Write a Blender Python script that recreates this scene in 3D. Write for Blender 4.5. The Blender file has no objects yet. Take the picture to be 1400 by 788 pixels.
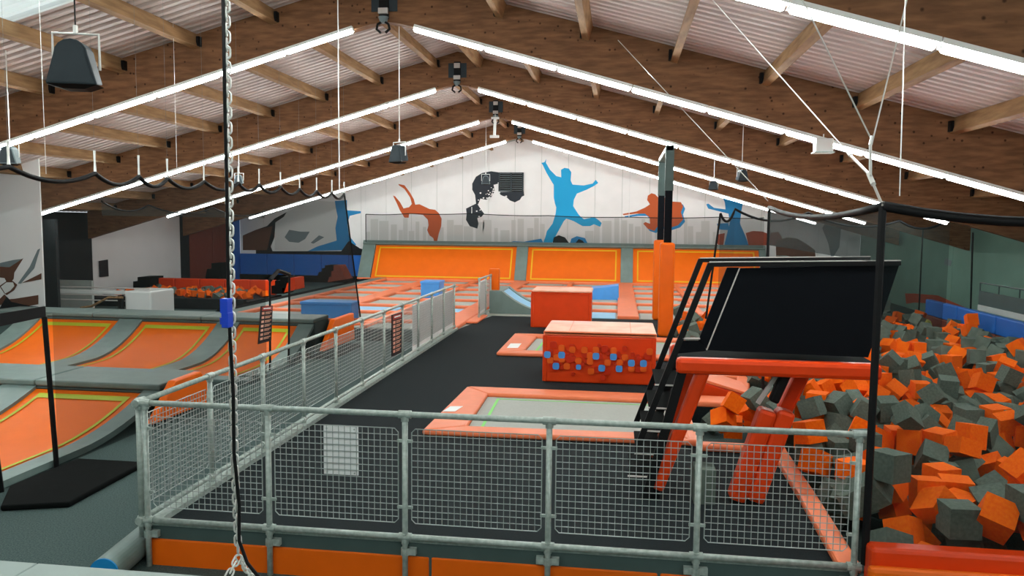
import bpy, math, random
from mathutils import Vector, Matrix
C = bpy.context.scene.collection
SC = bpy.context.scene
PI = math.pi
# ------------------------------------------------------------------ camera
F, YAW, PITCH, ROLL, H = 1060.0, 0.13626, 0.08372, 0.0100, 2.6188
_cy, _sy, _cp, _sp = math.cos(YAW), math.sin(YAW), math.cos(PITCH), math.sin(PITCH)
_f = Vector((-_sy*_cp, _cy*_cp, -_sp)); _r0 = Vector((_cy, _sy, 0)); _u0 = _r0.cross(_f)
_r = _r0*math.cos(ROLL) + _u0*math.sin(ROLL); _u = -_r0*math.sin(ROLL) + _u0*math.cos(ROLL)
cam = bpy.data.cameras.new('camera'); cam.lens = F*36/1400; cam.sensor_width = 36; cam.clip_start = .05; cam.clip_end = 200
co = bpy.data.objects.new('camera', cam); C.objects.link(co)
co.matrix_world = Matrix(((_r.x, _u.x, -_f.x, 0), (_r.y, _u.y, -_f.y, 0), (_r.z, _u.z, -_f.z, H), (0, 0, 0, 1)))
SC.camera = co
def at(px, py, ax, v):
    """surveyed point: where the sight line through a photo point meets the world plane ax = v"""
    d = (px-700)/F*_r - (py-394)/F*_u + _f
    i = 'xyz'.index(ax); o = Vector((0, 0, H)); t = (v-o[i])/d[i]
    return o + t*d
# ------------------------------------------------------------------ world and exposure
W = bpy.data.worlds.new('world'); SC.world = W; W.use_nodes = True
W.node_tree.nodes['Background'].inputs[0].default_value = (.85, .93, 1, 1)
W.node_tree.nodes['Background'].inputs[1].default_value = 1.0
SC.view_settings.view_transform = 'Standard'; SC.view_settings.look = 'None'
SC.view_settings.exposure = 0.5; SC.view_settings.gamma = 1.0
SC.cycles.max_bounces = 8; SC.cycles.transparent_max_bounces = 12
TUBE_STRENGTH = 48.0
# ------------------------------------------------------------------ materials
def lin(c): return tuple(((x/255)/12.92 if x <= 10 else ((x/255+.055)/1.055)**2.4) for x in c) + (1,)
MATS = {}
ORD = ['first','second','third','fourth','fifth','sixth','seventh','eighth','ninth','tenth']
def mat(name, c, rough=.6, var=.0, scale=6, metal=0, bump=0, bscale=40, c2=None, spec=.22, stretch=None):
    m = bpy.data.materials.new(name); m.use_nodes = True; nt = m.node_tree; b = nt.nodes['Principled BSDF']
    b.inputs['Base Color'].default_value = lin(c); b.inputs['Roughness'].default_value = rough
    b.inputs['Metallic'].default_value = metal; b.inputs['Specular IOR Level'].default_value = spec
    tc = nt.nodes.new('ShaderNodeTexCoord'); mp = nt.nodes.new('ShaderNodeMapping')
    nt.links.new(tc.outputs['Object'], mp.inputs[0])
    if stretch: mp.inputs['Scale'].default_value = stretch
    if var or c2:
        n = nt.nodes.new('ShaderNodeTexNoise'); n.inputs['Scale'].default_value = scale; n.inputs['Detail'].default_value = 6
        nt.links.new(mp.outputs[0], n.inputs['Vector'])
        r = nt.nodes.new('ShaderNodeValToRGB'); r.color_ramp.elements[0].position = .35; r.color_ramp.elements[1].position = .68
        k = 1-var
        r.color_ramp.elements[0].color = lin(c2) if c2 else tuple(x*k for x in lin(c)[:3])+(1,)
        r.color_ramp.elements[1].color = lin(c)
        nt.links.new(n.outputs['Fac'], r.inputs[0]); nt.links.new(r.outputs[0], b.inputs['Base Color'])
    if bump:
        n2 = nt.nodes.new('ShaderNodeTexNoise'); n2.inputs['Scale'].default_value = bscale; n2.inputs['Detail'].default_value = 3
        nt.links.new(mp.outputs[0], n2.inputs['Vector'])
        bp = nt.nodes.new('ShaderNodeBump'); bp.inputs['Strength'].default_value = bump; bp.inputs['Distance'].default_value = .02
        nt.links.new(n2.outputs['Fac'], bp.inputs['Height']); nt.links.new(bp.outputs[0], b.inputs['Normal'])
    MATS[name] = m; return m
wood = mat('timber', (142, 101, 70), .65, c2=(112, 77, 52), scale=3, stretch=(1, 6, 6), bump=.15, bscale=30)
def add_knots(m):
    nt = m.node_tree; b = nt.nodes['Principled BSDF']; src = b.inputs['Base Color'].links[0].from_socket
    tc = nt.nodes.new('ShaderNodeTexCoord'); v = nt.nodes.new('ShaderNodeTexVoronoi'); v.inputs['Scale'].default_value = 6.5
    nt.links.new(tc.outputs['Object'], v.inputs['Vector'])
    r = nt.nodes.new('ShaderNodeValToRGB'); r.color_ramp.elements[0].position = .07; r.color_ramp.elements[1].position = .16
    r.color_ramp.elements[0].color = (.25, .2, .16, 1); r.color_ramp.elements[1].color = (1, 1, 1, 1)
    mx = nt.nodes.new('ShaderNodeMix'); mx.data_type = 'RGBA'; mx.blend_type = 'MULTIPLY'; mx.inputs[0].default_value = 1
    nt.links.new(v.outputs['Distance'], r.inputs[0]); nt.links.new(src, mx.inputs[6]); nt.links.new(r.outputs[0], mx.inputs[7])
    nt.links.new(mx.outputs[2], b.inputs['Base Color'])
add_knots(wood)
purlin_m = mat('purlin_timber', (176, 140, 100), .7, c2=(140, 108, 76), scale=2, stretch=(6, 1, 6))
sheet = mat('roof_sheet', (214, 200, 196), .45, var=.12, scale=1.2)
white_wall = mat('white_cladding', (246, 246, 246), .5, var=.05, scale=1.5)
grey_wall = mat('pale_wall', (190, 198, 192), .7, var=.08, scale=2)
teal_wall = mat('green_grey_wall', (124, 160, 146), .75, var=.12, scale=1.2)
dark_wall = mat('dark_wall', (34, 38, 40), .7, var=.2)
maroon = mat('maroon_panel', (128, 62, 46), .6, var=.15)
deck_m = mat('black_carpet', (27, 37, 40), .95, c2=(19, 27, 30), scale=60, bump=.4, bscale=200)
floor_m = mat('green_grey_carpet', (88, 106, 104), .95, c2=(60, 78, 77), scale=70, bump=.4, bscale=200)
grey_pad = mat('grey_vinyl', (122, 142, 138), .42, var=.12, scale=4, bump=.12, bscale=9)
grey_dark = mat('dark_grey_vinyl', (74, 92, 90), .5, var=.12, scale=4)
orange_bed = mat('orange_bed', (245, 112, 6), .5, var=.05, scale=3)
orange_vinyl = mat('orange_vinyl', (244, 108, 16), .38, var=.06, scale=4, bump=.15, bscale=7)
red_vinyl = mat('red_orange_vinyl', (232, 70, 22), .36, var=.08, scale=4, bump=.25, bscale=6)
salmon = mat('salmon_vinyl', (246, 134, 90), .4, var=.08, scale=5, bump=.2, bscale=7)
cream_top = mat('worn_pale_top', (250, 200, 176), .45, c2=(240, 170, 140), scale=3, bump=.25, bscale=6)
bed_grey = mat('trampoline_bed', (178, 182, 176), .8, var=.08, scale=30)
yellow_l = mat('yellow_line', (240, 190, 40), .5)
lime_l = mat('lime_line', (180, 190, 50), .5)
green_l = mat('green_line', (130, 220, 110), .5)
lblue = mat('light_blue_vinyl', (84, 162, 240), .4, var=.08, scale=4, bump=.2, bscale=6)
pblue = mat('pale_blue_bed', (150, 205, 240), .5, var=.06)
dblue = mat('blue_pad', (40, 110, 200), .45, var=.08)
cyan = mat('cyan_vinyl', (30, 140, 205), .45, var=.05)
galv = mat('galvanised_steel', (190, 202, 196), .42, metal=.3, c2=(158, 172, 166), scale=25)
galv_w = mat('galvanised_wire', (176, 184, 182), .4, metal=.4)
steel = mat('bright_steel', (225, 226, 222), .3, metal=.35, spec=.5)
black = mat('black_webbing', (14, 15, 17), .6)
black_pnl = mat('black_panel', (11, 15, 21), .7, var=.1, spec=.1)
black_mat = mat('black_rubber_mat', (15, 18, 18), .9, var=.2, scale=8, spec=.08)
pale_edge = mat('pale_ply_edge', (205, 200, 195), .6)
spk = mat('grey_plastic', (52, 62, 68), .5, var=.1)
spk_l = mat('light_grey_plastic', (120, 134, 138), .5)
w_plast = mat('white_plastic', (235, 238, 236), .4)
blue_plast = mat('blue_plastic', (30, 70, 200), .35)
foam_o = mat('orange_foam', (255, 118, 10), .95, c2=(246, 98, 6), scale=8, bump=.3, bscale=120)
foam_g = mat('grey_foam', (106, 120, 110), .95, c2=(88, 102, 94), scale=8, bump=.3, bscale=120)
yellow_f = mat('yellow_foam', (225, 225, 120), .9)
ledge_m = mat('pale_ledge', (150, 166, 162), .5, var=.06)
m_orange = mat('mural_orange', (196, 92, 46), .6); m_blue = mat('mural_cyan', (36, 170, 226), .6)
m_blue2 = mat('mural_blue', (44, 140, 200), .6); m_dark = mat('mural_charcoal', (44, 50, 58), .6, var=.1)
m_grey = mat('mural_grey', (222, 223, 221), .6); m_brown = mat('mural_brown', (100, 66, 50), .6)
m_red = mat('mural_red', (170, 76, 50), .6); m_black = mat('mural_black', (20, 22, 26), .6)
sign_dark = mat('sign_dark', (38, 32, 36), .5); sign_white = mat('sign_white', (250, 252, 252), .5); sign_red = mat('sign_red', (170, 60, 50), .5)
white_fab = mat('white_banner', (245, 247, 246), .7, var=.06)
def emis(name, c, s):
    m = bpy.data.materials.new(name); m.use_nodes = True; nt = m.node_tree; nt.nodes.clear()
    e = nt.nodes.new('ShaderNodeEmission'); e.inputs[0].default_value = c+(1,); e.inputs[1].default_value = s
    o = nt.nodes.new('ShaderNodeOutputMaterial'); nt.links.new(e.outputs[0], o.inputs[0]); return m
tube_m = emis('lit_fluorescent', (.93, 1.0, .97), TUBE_STRENGTH)
def netmat(name, cov, c):
    m = bpy.data.materials.new(name); m.use_nodes = True; nt = m.node_tree; b = nt.nodes['Principled BSDF']
    b.inputs['Base Color'].default_value = lin(c); b.inputs['Roughness'].default_value = .8; b.inputs['Specular IOR Level'].default_value = .2
    t = nt.nodes.new('ShaderNodeBsdfTransparent'); mx = nt.nodes.new('ShaderNodeMixShader')
    # threads cover more of the view the more obliquely the net is seen: 1-(1-cov)^(1/cos)
    ge = nt.nodes.new('ShaderNodeNewGeometry'); dt = nt.nodes.new('ShaderNodeVectorMath'); dt.operation = 'DOT_PRODUCT'
    nt.links.new(ge.outputs['Normal'], dt.inputs[0]); nt.links.new(ge.outputs['Incoming'], dt.inputs[1])
    ab = nt.nodes.new('ShaderNodeMath'); ab.operation = 'ABSOLUTE'; nt.links.new(dt.outputs['Value'], ab.inputs[0])
    cl = nt.nodes.new('ShaderNodeMath'); cl.operation = 'MAXIMUM'; cl.inputs[1].default_value = .12; nt.links.new(ab.outputs[0], cl.inputs[0])
    iv = nt.nodes.new('ShaderNodeMath'); iv.operation = 'DIVIDE'; iv.inputs[0].default_value = 1; nt.links.new(cl.outputs[0], iv.inputs[1])
    pw = nt.nodes.new('ShaderNodeMath'); pw.operation = 'POWER'; pw.inputs[0].default_value = 1-cov; nt.links.new(iv.outputs[0], pw.inputs[1])
    sb = nt.nodes.new('ShaderNodeMath'); sb.operation = 'SUBTRACT'; sb.inputs[0].default_value = 1; nt.links.new(pw.outputs[0], sb.inputs[1])
    nt.links.new(sb.outputs[0], mx.inputs[0])
    nt.links.new(t.outputs[0], mx.inputs[1]); nt.links.new(b.outputs[0], mx.inputs[2])
    nt.links.new(mx.outputs[0], nt.nodes['Material Output'].inputs[0]); return m
net_l = netmat('dark_net', .27, (14, 22, 20)); net_r = netmat('dark_green_net', .25, (16, 32, 30)); net_b = netmat('grey_net', .3, (44, 54, 52))
sky_m = bpy.data.materials.new('rooflight_sheet'); sky_m.use_nodes = True
_b = sky_m.node_tree.nodes['Principled BSDF']; _b.inputs['Base Color'].default_value = (.8, .85, .8, 1); _b.inputs['Roughness'].default_value = .4
_t = sky_m.node_tree.nodes.new('ShaderNodeBsdfTranslucent'); _t.inputs[0].default_value = (.85, .9, .85, 1)
_x = sky_m.node_tree.nodes.new('ShaderNodeMixShader'); _x.inputs[0].default_value = .7
sky_m.node_tree.links.new(_b.outputs[0], _x.inputs[1]); sky_m.node_tree.links.new(_t.outputs[0], _x.inputs[2])
sky_m.node_tree.links.new(_x.outputs[0], sky_m.node_tree.nodes['Material Output'].inputs[0])
# ------------------------------------------------------------------ mesh helpers
class MB:
    def __init__(s): s.v = []; s.f = []; s.mi = []
    def add(s, vs, fs, m=0):
        n = len(s.v); s.v += [tuple(v) for v in vs]; s.f += [tuple(i+n for i in f) for f in fs]; s.mi += [m]*len(fs); return s
    def box(s, lo, hi, m=0):
        x0, y0, z0 = lo; x1, y1, z1 = hi
        return s.hexa([(x0,y0,z0),(x1,y0,z0),(x1,y1,z0),(x0,y1,z0),(x0,y0,z1),(x1,y0,z1),(x1,y1,z1),(x0,y1,z1)], m)
    def hexa(s, v, m=0):
        return s.add(v, [(3,2,1,0),(4,5,6,7),(0,1,5,4),(1,2,6,5),(2,3,7,6),(3,0,4,7)], m)
    def beam(s, a, b, w, h, up=(0,0,1), m=0):
        a = Vector(a); b = Vector(b); d = (b-a).normalized(); up = Vector(up)
        sd = d.cross(up)
        if sd.length < 1e-4: sd = d.cross(Vector((1,0,0)))
        sd.normalize(); up = sd.cross(d).normalized()
        p = [c + sd*i*w/2 + up*j*h/2 for c in (a, b) for i, j in ((-1,-1),(1,-1),(1,1),(-1,1))]
        return s.add(p, [(0,1,2,3),(7,6,5,4),(0,4,5,1),(1,5,6,2),(2,6,7,3),(3,7,4,0)], m)
    def tube(s, pts, r, n=8, m=0, cap=True, closed=False):
        pts = [Vector(p) for p in pts]; k = len(pts); rings = []
        prev = None
        for i, p in enumerate(pts):
            if closed: d = pts[(i+1) % k]-pts[i-1]
            else: d = pts[min(i+1, k-1)]-pts[max(i-1, 0)]
            d.normalize()
            if prev is None:
                a = d.cross(Vector((0,0,1)));
                if a.length < .05: a = d.cross(Vector((0,1,0)))
            else: a = prev - d*prev.dot(d)
            a.normalize(); prev = a; b = d.cross(a)
            rr = r[i] if isinstance(r, (list, tuple)) else r
            rings.append([p + (a*math.cos(2*PI*j/n) + b*math.sin(2*PI*j/n))*rr for j in range(n)])
        vs = [v for g in rings for v in g]; fs = []
        for i in range(k if closed else k-1):
            i2 = (i+1) % k
            for j in range(n): fs.append((i*n+j, i*n+(j+1)%n, i2*n+(j+1)%n, i2*n+j))
        if cap and not closed: fs += [tuple(range(n-1,-1,-1)), tuple(range((k-1)*n, k*n))]
        return s.add(vs, fs, m)
    def prism(s, pts, off, m=0):
        """polygon (list of 3d points) extruded by vector off"""
        n = len(pts); off = Vector(off); a = [Vector(p) for p in pts]; b = [p+off for p in a]
        return s.add(a+b, [tuple(range(n-1,-1,-1)), tuple(range(n,2*n))] + [(i,(i+1)%n,n+(i+1)%n,n+i) for i in range(n)], m)
    def sheet(s, grid, m=0):
        """grid[i][j] of points"""
        r = len(grid); c = len(grid[0])
        return s.add([p for g in grid for p in g], [(i*c+j, i*c+j+1, (i+1)*c+j+1, (i+1)*c+j) for i in range(r-1) for j in range(c-1)], m)
    def mesh(s, name, mats, smooth=False):
        me = bpy.data.meshes.new(name); me.from_pydata(s.v, [], s.f)
        for m in (mats if isinstance(mats, (list, tuple)) else [mats]): me.materials.append(m)
        if max(s.mi or [0]): me.polygons.foreach_set('material_index', s.mi)
        if smooth: me.polygons.foreach_set('use_smooth', [True]*len(me.polygons))
        me.update(); return me
    def build(s, name, mats, parent=None, smooth=False, bev=0, loc=None):
        o = bpy.data.objects.new(name, s.mesh(name, mats, smooth)); C.objects.link(o)
        if loc is not None: o.location = loc
        if parent: o.parent = parent
        if bev:
            b = o.modifiers.new('bevel', 'BEVEL'); b.width = bev; b.segments = 2; b.limit_method = 'ANGLE'
        return o
def inst(me, name, parent=None, loc=(0,0,0), rot=(0,0,0), scale=None):
    o = bpy.data.objects.new(name, me); C.objects.link(o); o.location = loc; o.rotation_euler = rot
    if scale: o.scale = scale
    if parent: o.parent = parent
    return o
def tag(o, label=None, cat=None, group=None, kind=None):
    if label: o['label'] = label
    if cat: o['category'] = cat
    if group: o['group'] = group
    if kind: o['kind'] = kind
    return o
def thing(name, label, cat, group=None, kind=None):
    o = bpy.data.objects.new(name, None); C.objects.link(o); o.empty_display_size = .1
    return tag(o, label, cat, group, kind)
def root(name, kind='structure'):
    o = bpy.data.objects.new(name, None); C.objects.link(o); o['kind'] = kind; return o
def box1(lo, hi): return MB().box(lo, hi)
# ================================================================== STRUCTURE
XL, XR, YB, RX = -18.2, 10.4, 35.5, -3.92
FZ = -.3                                  # lower floor
# lower floor
tag(MB().box((XL-.2, -4, FZ-.2), (XR+.2, YB+.2, FZ)).build('floor', floor_m), 'green-grey carpet of the lower hall floor', 'floor', kind='structure')
# pit-side deck polygon
dk = [(-3.87,5.92),(1.83,5.92),(1.9,9.2),(.95,9.2),(.95,11.25),(2.05,11.25),(2.15,16.8),(1.35,16.8),(1.35,21.5),(-3.5,21.5),(-3.87,18.6)]
tag(MB().prism([(x,y,-.28) for x,y in dk], (0,0,.28)).build('raised_deck', deck_m), 'black carpeted raised deck', 'floor', kind='structure')
# walls
wb = root('wall_back')
wz = lambda x: 6.6-.27*abs(x-RX)
x = XL; k = 0
while x < XR-.01:
    x1 = min(x+1.22, XR); n = 2
    pts = [(x+.008,YB,FZ),(x1-.008,YB,FZ),(x1-.008,YB,wz(x1))]
    if x < RX < x1: pts.append((RX,YB,wz(RX)))
    pts.append((x+.008,YB,wz(x)))
    MB().prism(pts, (0,.06,0)).build('wall_panel', white_wall, wb)
    x = x1
MB().box((XL,YB+.02,FZ),(XR,YB+.12,7)).build('backing', grey_wall, wb)
wl = root('wall_left')
def wallseg(parent, name, X, y0, y1, z0, z1, m, t=.1):
    s = 1 if X > 0 else -1
    return MB().box((min(X,X+s*t),y0,z0),(max(X,X+s*t),y1,z1)).build(name, m, parent)
for (a,b,m) in ((-4,19.5,grey_wall),(19.52,24.8,dark_wall),(24.82,30.3,white_wall),(30.32,31.0,dark_wall),(31.02,32.9,maroon),(32.93,34.3,maroon),(34.32,34.8,dark_wall),(34.82,YB,dblue)):
    wallseg(wl,'wall_section',XL,a,b,FZ,2.83,m)
wr = root('wall_right')
for (a,b,m) in ((-4,9,teal_wall),(9.02,13.4,teal_wall),(13.42,17.6,teal_wall),(17.62,21.5,teal_wall),(21.52,26,teal_wall),(26.02,YB,teal_wall)):
    wallseg(wr,'wall_section',XR,a,b,FZ,2.83,m)
tag(MB().box((XL,-4.1,FZ),(XR,-4,7)).build('wall_front', grey_wall), kind='structure')
# partition wall at the left, with painted shapes
P17 = 17.0
wp = root('wall_partition')
px17 = at(52,205,'y',P17).x
MB().box((XL,P17,FZ),(px17-1.28,P17+.04,4.26)).build('wall_panel', white_wall, wp)
MB().box((px17-1.27,P17,FZ),(px17,P17+.04,4.26)).build('wall_panel', white_wall, wp)
# ------------------------------------------------------------------ roof
ceil = root('ceiling')
zr = lambda x: 6.7-.27*abs(x-RX)          # roof sheet underside
zb = lambda x: 6.0-.287*abs(x-RX)         # beam underside
BY = [12.74+5.857*i for i in range(-2, 4)]
def sheet_bay(y0, y1, side, m, x0=0, x1=None):
    x1 = x1 if x1 is not None else (XR-RX if side > 0 else RX-XL)
    prof = []; y = y0; per = .21
    while y < y1-1e-6:
        prof += [(y,0),(min(y+.09,y1),0),(min(y+.11,y1),.06),(min(y+.18,y1),.06)]; y += per
    prof.append((y1,0))
    g = [[(RX+side*d, yy, 6.7-.27*d+zz) for yy, zz in prof] for d in (x0, x1)]
    MB().sheet(g).build('roof_sheet', m, ceil)
ys_ = [-4]+BY+[YB]
for i in range(len(ys_)-1):
    for s in (-1, 1):
        if i == 2 and s < 0:
            sheet_bay(ys_[i], 10.3, s, sky_m, 0); sheet_bay(10.3, ys_[i+1], s, sheet)
        elif i == 2 and s > 0:
            sheet_bay(ys_[i], ys_[i+1], s, sheet)
        else: sheet_bay(ys_[i], ys_[i+1], s, sheet)
# translucent ridge sheets closing the roof above; laminated beams
for Y in BY:
    for s in (-1, 1):
        e = 14.15; n = 8
        top = [(RX+s*e*t/n, Y, zr(RX+s*e*t/n)-.005) for t in range(n+1)]
        bot = [(RX+s*e*t/n, Y, zb(RX+s*e*t/n)-(0.03 if t == 0 else 0)) for t in range(n+1)]
        # the underside is rounded off at the ridge
        bot = [(RX, Y, zb(RX)-.08), (RX+s*.25, Y, zb(RX+s*.25)-.045)] + bot[1:]
        MB().prism(top+bot[::-1], (0,.2,0)).build('roof_beam', wood, ceil)
pm = None
for bi in range(len(ys_)-1):
    y0, y1 = ys_[bi]+(.2 if bi else 0), ys_[bi+1]
    if bi == 0: continue
    for s in (-1, 1):
        for k in range(10):
            d = .55 + 1.40*k
            X = RX+s*d
            if X > XR-.2 or X < XL+.2: continue
            z = zr(X)
            a, b = Vector((X,y0,z-.13)), Vector((X,y1,z-.13))
            MB().beam(a, b, .11, .24, up=(s*.27,0,1)).build('purlin', purlin_m, ceil)
            if 0 < bi < 6:
                MB().beam((X-s*.09,y1-.1,z-.14),(X-s*.09,y1,z-.14),.05,.16).build('purlin_hanger', black, ceil)
# ridge brackets on the beams
for Y, w in zip(BY[1:], ('nearest','second','third','fourth','furthest')):
    t = thing('ridge_bracket', f'dark steel bracket with pale blocks at the ridge of the {w} roof beam', 'bracket', 'steel brackets at the roof ridge')
    for s in (-1, 1): MB().box((RX+s*.15-.07,Y-.02,6.08),(RX+s*.15+.07,Y,6.42)).build('side_plate', spk, t)
    MB().box((RX-.08,Y-.05,5.95),(RX+.08,Y-.02,6.45)).build('centre_plate', black, t)
    MB().box((RX-.07,Y-.09,6.3),(RX+.07,Y-.05,6.41)).build('upper_block', pale_edge, t)
    MB().box((RX-.08,Y-.1,6.03),(RX+.08,Y-.05,6.12)).build('lower_block', pale_edge, t)
    MB().tube([(RX,Y-.06,5.98),(RX,Y-.06,5.88)], [.09,.05], 10).build('spigot', spk_l, t)
    for s in (-1,1): MB().tube([(RX+s*.02,Y-.08,5.9),(RX+s*.09,Y-.08,5.86),(RX+s*.11,Y-.08,5.78),(RX+s*.04,Y-.08,5.72)], .022, 6).build('hook', black, t)
# fluorescent battens below the beams
L = 1.235; slope = math.atan(.287)
hm = MB(); hm.prism([(0,-.05,0),(0,-.035,.05),(0,.035,.05),(0,.05,0)], (L-.012,0,0)); housing = hm.mesh('housing', w_plast)
tm = MB().tube([(.012,0,-.03),(.03,0,-.03),(L-.05,0,-.03),(L-.032,0,-.03)], [.02,.036,.036,.02], 8).mesh('tube', tube_m, True)
cm = MB().box((-.006,-.03,-.04),(.012,.03,.02)).mesh('end_cap', w_plast)
ordn = {0:'overhead',1:'nearest visible',2:'second',3:'third',4:'fourth',5:'fifth'}
for i, Y in enumerate(BY):
    for s in (-1, 1):
        for k in range(9):
            d0 = .52 + L*math.cos(slope)*k
            if Y < 8 and (s < 0 and k > 6): continue
            r = bpy.data.objects.new('fluorescent_light', None); C.objects.link(r)
            X = RX+s*d0
            r.location = (X, Y-.07, zb(X)-.055)
            r.rotation_euler = (0, slope if s > 0 else PI-slope, 0)
            if s < 0: r.rotation_euler = (0, slope, PI)
            sd = 'left' if s < 0 else 'right'
            tag(r, f'lit fluorescent batten under the {ordn[i]} roof beam, {sd} slope, {ORD[k]} from the ridge', 'light', f'fluorescent battens, {ordn[i]} beam, {sd} slope')
            inst(housing,'housing',r); inst(tm,'tube',r); inst(cm,'end_cap',r)
# ================================================================== MURALS (flat paint on the back wall)
def mural(name, label, plane, polys, cat='mural', group=None):
    """polys: (material, ox, oy, scale, points) in photo units, painted 4 mm proud of the wall"""
    t = thing(name, label, cat, group)
    for n, (m, ox, oy, sc, pts) in enumerate(polys):
        P = [at(ox+x/sc, oy+y/sc, *plane) for x, y in pts]
        off = {'y': Vector((0,-.004-.002*n,0)), 'x': Vector((.004+.002*n if plane[1] < 0 else -.004-.002*n,0,0))}[plane[0]]
        P = [p+off*.5 for p in P]
        MB().prism(P, off).build('painted_shape', m, t)
    return t
BW = ('y', YB)
A6 = (350,190,3.94); A62 = (620,210,5.836); A87 = (870,190,5.084)
mural('mural_gymnast','orange painted gymnast bending backwards on the white back wall',BW,[(m_orange,*A6,[(767,243),(800,250),(830,290),(850,325),(858,355),(880,352),(935,378),(965,382),(985,400),(1000,430),(998,470),(985,510),(975,558),(960,555),(955,535),(935,520),(922,492),(930,465),(925,435),(900,410),(850,405),(825,405),(822,425),(800,425),(788,405),(775,385),(760,350),(738,305),(750,310),(775,340),(795,375),(825,368),(840,350),(830,315),(800,270),(770,250)])])
random.seed(4)
spl = [(m_dark,*A62,[(360,150),(300,142),(230,155),(180,185),(150,240),(150,290),(172,330),(180,400),(130,425),(100,440),(105,480),(100,530),(130,580),(190,600),(200,560),(190,515),(225,505),(245,480),(215,440),(195,410),(215,360),(260,370),(300,350),(330,300),(320,250),(360,240)]),
       (m_dark,*A62,[(360,308),(560,300),(565,335),(545,345),(530,370),(490,390),(450,375),(420,345),(380,335)])]
mural('mural_somersault','charcoal painted figure tumbling upside down around the wall louvre',BW,spl)
sp = MB()
for i in range(110):
    t = random.random(); x = 215+160*t+random.gauss(0,22); y = 430-130*t+random.gauss(0,30); r = random.uniform(2,9)
    P = [at(620+(x+r*math.cos(a))/5.836, 210+(y+r*math.sin(a)*.8)/5.836,'y',YB-.011) for a in (0,1.3,2.4,3.6,5)]
    sp.prism(P,(0,-.002,0))
tag(sp.build('paint_splatter', [white_wall]), 'white paint flecks across the charcoal tumbling figure', 'mural', kind='stuff')
mural('mural_jumper','bright blue painted person leaping with both arms raised on the back wall',BW,[(m_blue,*A62,[(700,75),(712,90),(740,150),(775,210),(800,250),(800,350),(810,400),(820,430),(815,480),(790,560),(745,620),(735,660),(715,715),(785,718),(820,650),(880,540),(900,520),(960,540),(1030,580),(1090,580),(1120,565),(1170,585),(1183,555),(1150,525),(1120,507),(1090,515),(1040,525),(1000,490),(955,420),(960,370),(985,320),(1060,290),(1120,260),(1155,235),(1135,210),(1110,240),(1040,255),(950,248),(935,215),(940,150),(920,120),(885,115),(858,130),(860,190),(820,180),(770,130),(738,75),(740,45),(725,70)]),
    (m_blue2,*A62,[(430,715),(480,700),(560,705),(640,690),(700,680),(720,718)]),
    (m_black,*A62,[(790,718),(800,670),(840,652),(890,670),(925,718)]),(m_blue2,*A62,[(930,718),(940,680),(985,660),(1050,675),(1070,718)]),(m_black,*A62,[(970,718),(1000,682),(1030,695),(1050,718)])])
body = [(0,505),(60,478),(95,455),(75,425),(80,395),(105,378),(130,385),(150,405),(215,410),(240,435),(310,440),(325,470),(310,510),(325,560),(290,600),(230,620),(150,605),(125,640),(80,625),(48,590),(62,578),(95,590),(92,545),(60,520),(0,520),(-90,530),(-95,522)]
mural('mural_crouching_jumper','orange painted figure tucked in mid air with a blue outline',BW,[(m_blue2,*A87,[(x+14,y+16) for x,y in body]),(m_orange,*A87,body),(m_orange,*A87,[(90,255),(130,250),(132,280),(105,270)])])
mural('mural_raised_arm_figure','blue painted figure with an outstretched arm above red hills on the back wall',BW,[(m_red,*A87,[(760,655),(810,640),(880,645),(915,660),(930,655),(985,645),(1010,680),(1015,740),(780,740)]),(m_red,*A87,[(555,710),(565,665),(615,655),(605,740),(570,740)]),(m_blue2,*A87,[(560,590),(640,585),(645,635),(570,630)]),
   (m_blue2,*A87,[(485,455),(500,450),(540,480),(620,490),(615,440),(605,420),(640,400),(745,420),(730,500),(720,590),(760,680),(780,740),(610,740),(635,640),(650,580),(640,520),(560,500),(500,485)])])
mural('mural_abstract','blue, black and grey abstract painting at the left end of the back wall',BW,[
   (m_grey,*A6,[(165,395),(300,330),(430,340),(440,550),(300,605),(100,600),(105,450)]),
   (m_blue2,*A6,[(425,335),(490,330),(490,385),(565,390),(565,400),(505,415),(492,460),(500,520),(540,570),(470,600),(280,605),(330,580),(435,548),(428,480),(440,420),(430,370)]),
   (m_black,*A6,[(0,490),(60,470),(100,430),(165,395),(150,420),(105,450),(100,530),(80,580),(90,605),(460,605),(500,550),(560,590),(610,605),(605,635),(0,630)]),
   (spk_l,*A6,[(155,530),(180,490),(240,500),(290,500),(265,540),(230,560),(180,555)]),(spk_l,*A6,[(295,560),(340,520),(368,530),(310,565)]),
   (m_brown,*A6,[(-70,520),(0,490),(90,470),(60,600),(-70,600)])])
sk = MB(); random.seed(8)
for (xa,xb) in ((500,660),(660,745),(800,905),(935,1000)):
    x = xa
    while x < xb:
        w = random.uniform(4,13); top = random.uniform(298,318)
        P = [at(px,py,'y',YB-.003) for px,py in ((x,334),(x+w,334),(x+w,top),(x,top))]
        sk.prism(P,(0,-.001,0)); x += w+random.uniform(0,5)
tag(sk.build('mural_skyline', m_grey), 'pale grey painted city skyline low on the back wall', 'mural')
A0 = (0,340,6.06)
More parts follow.
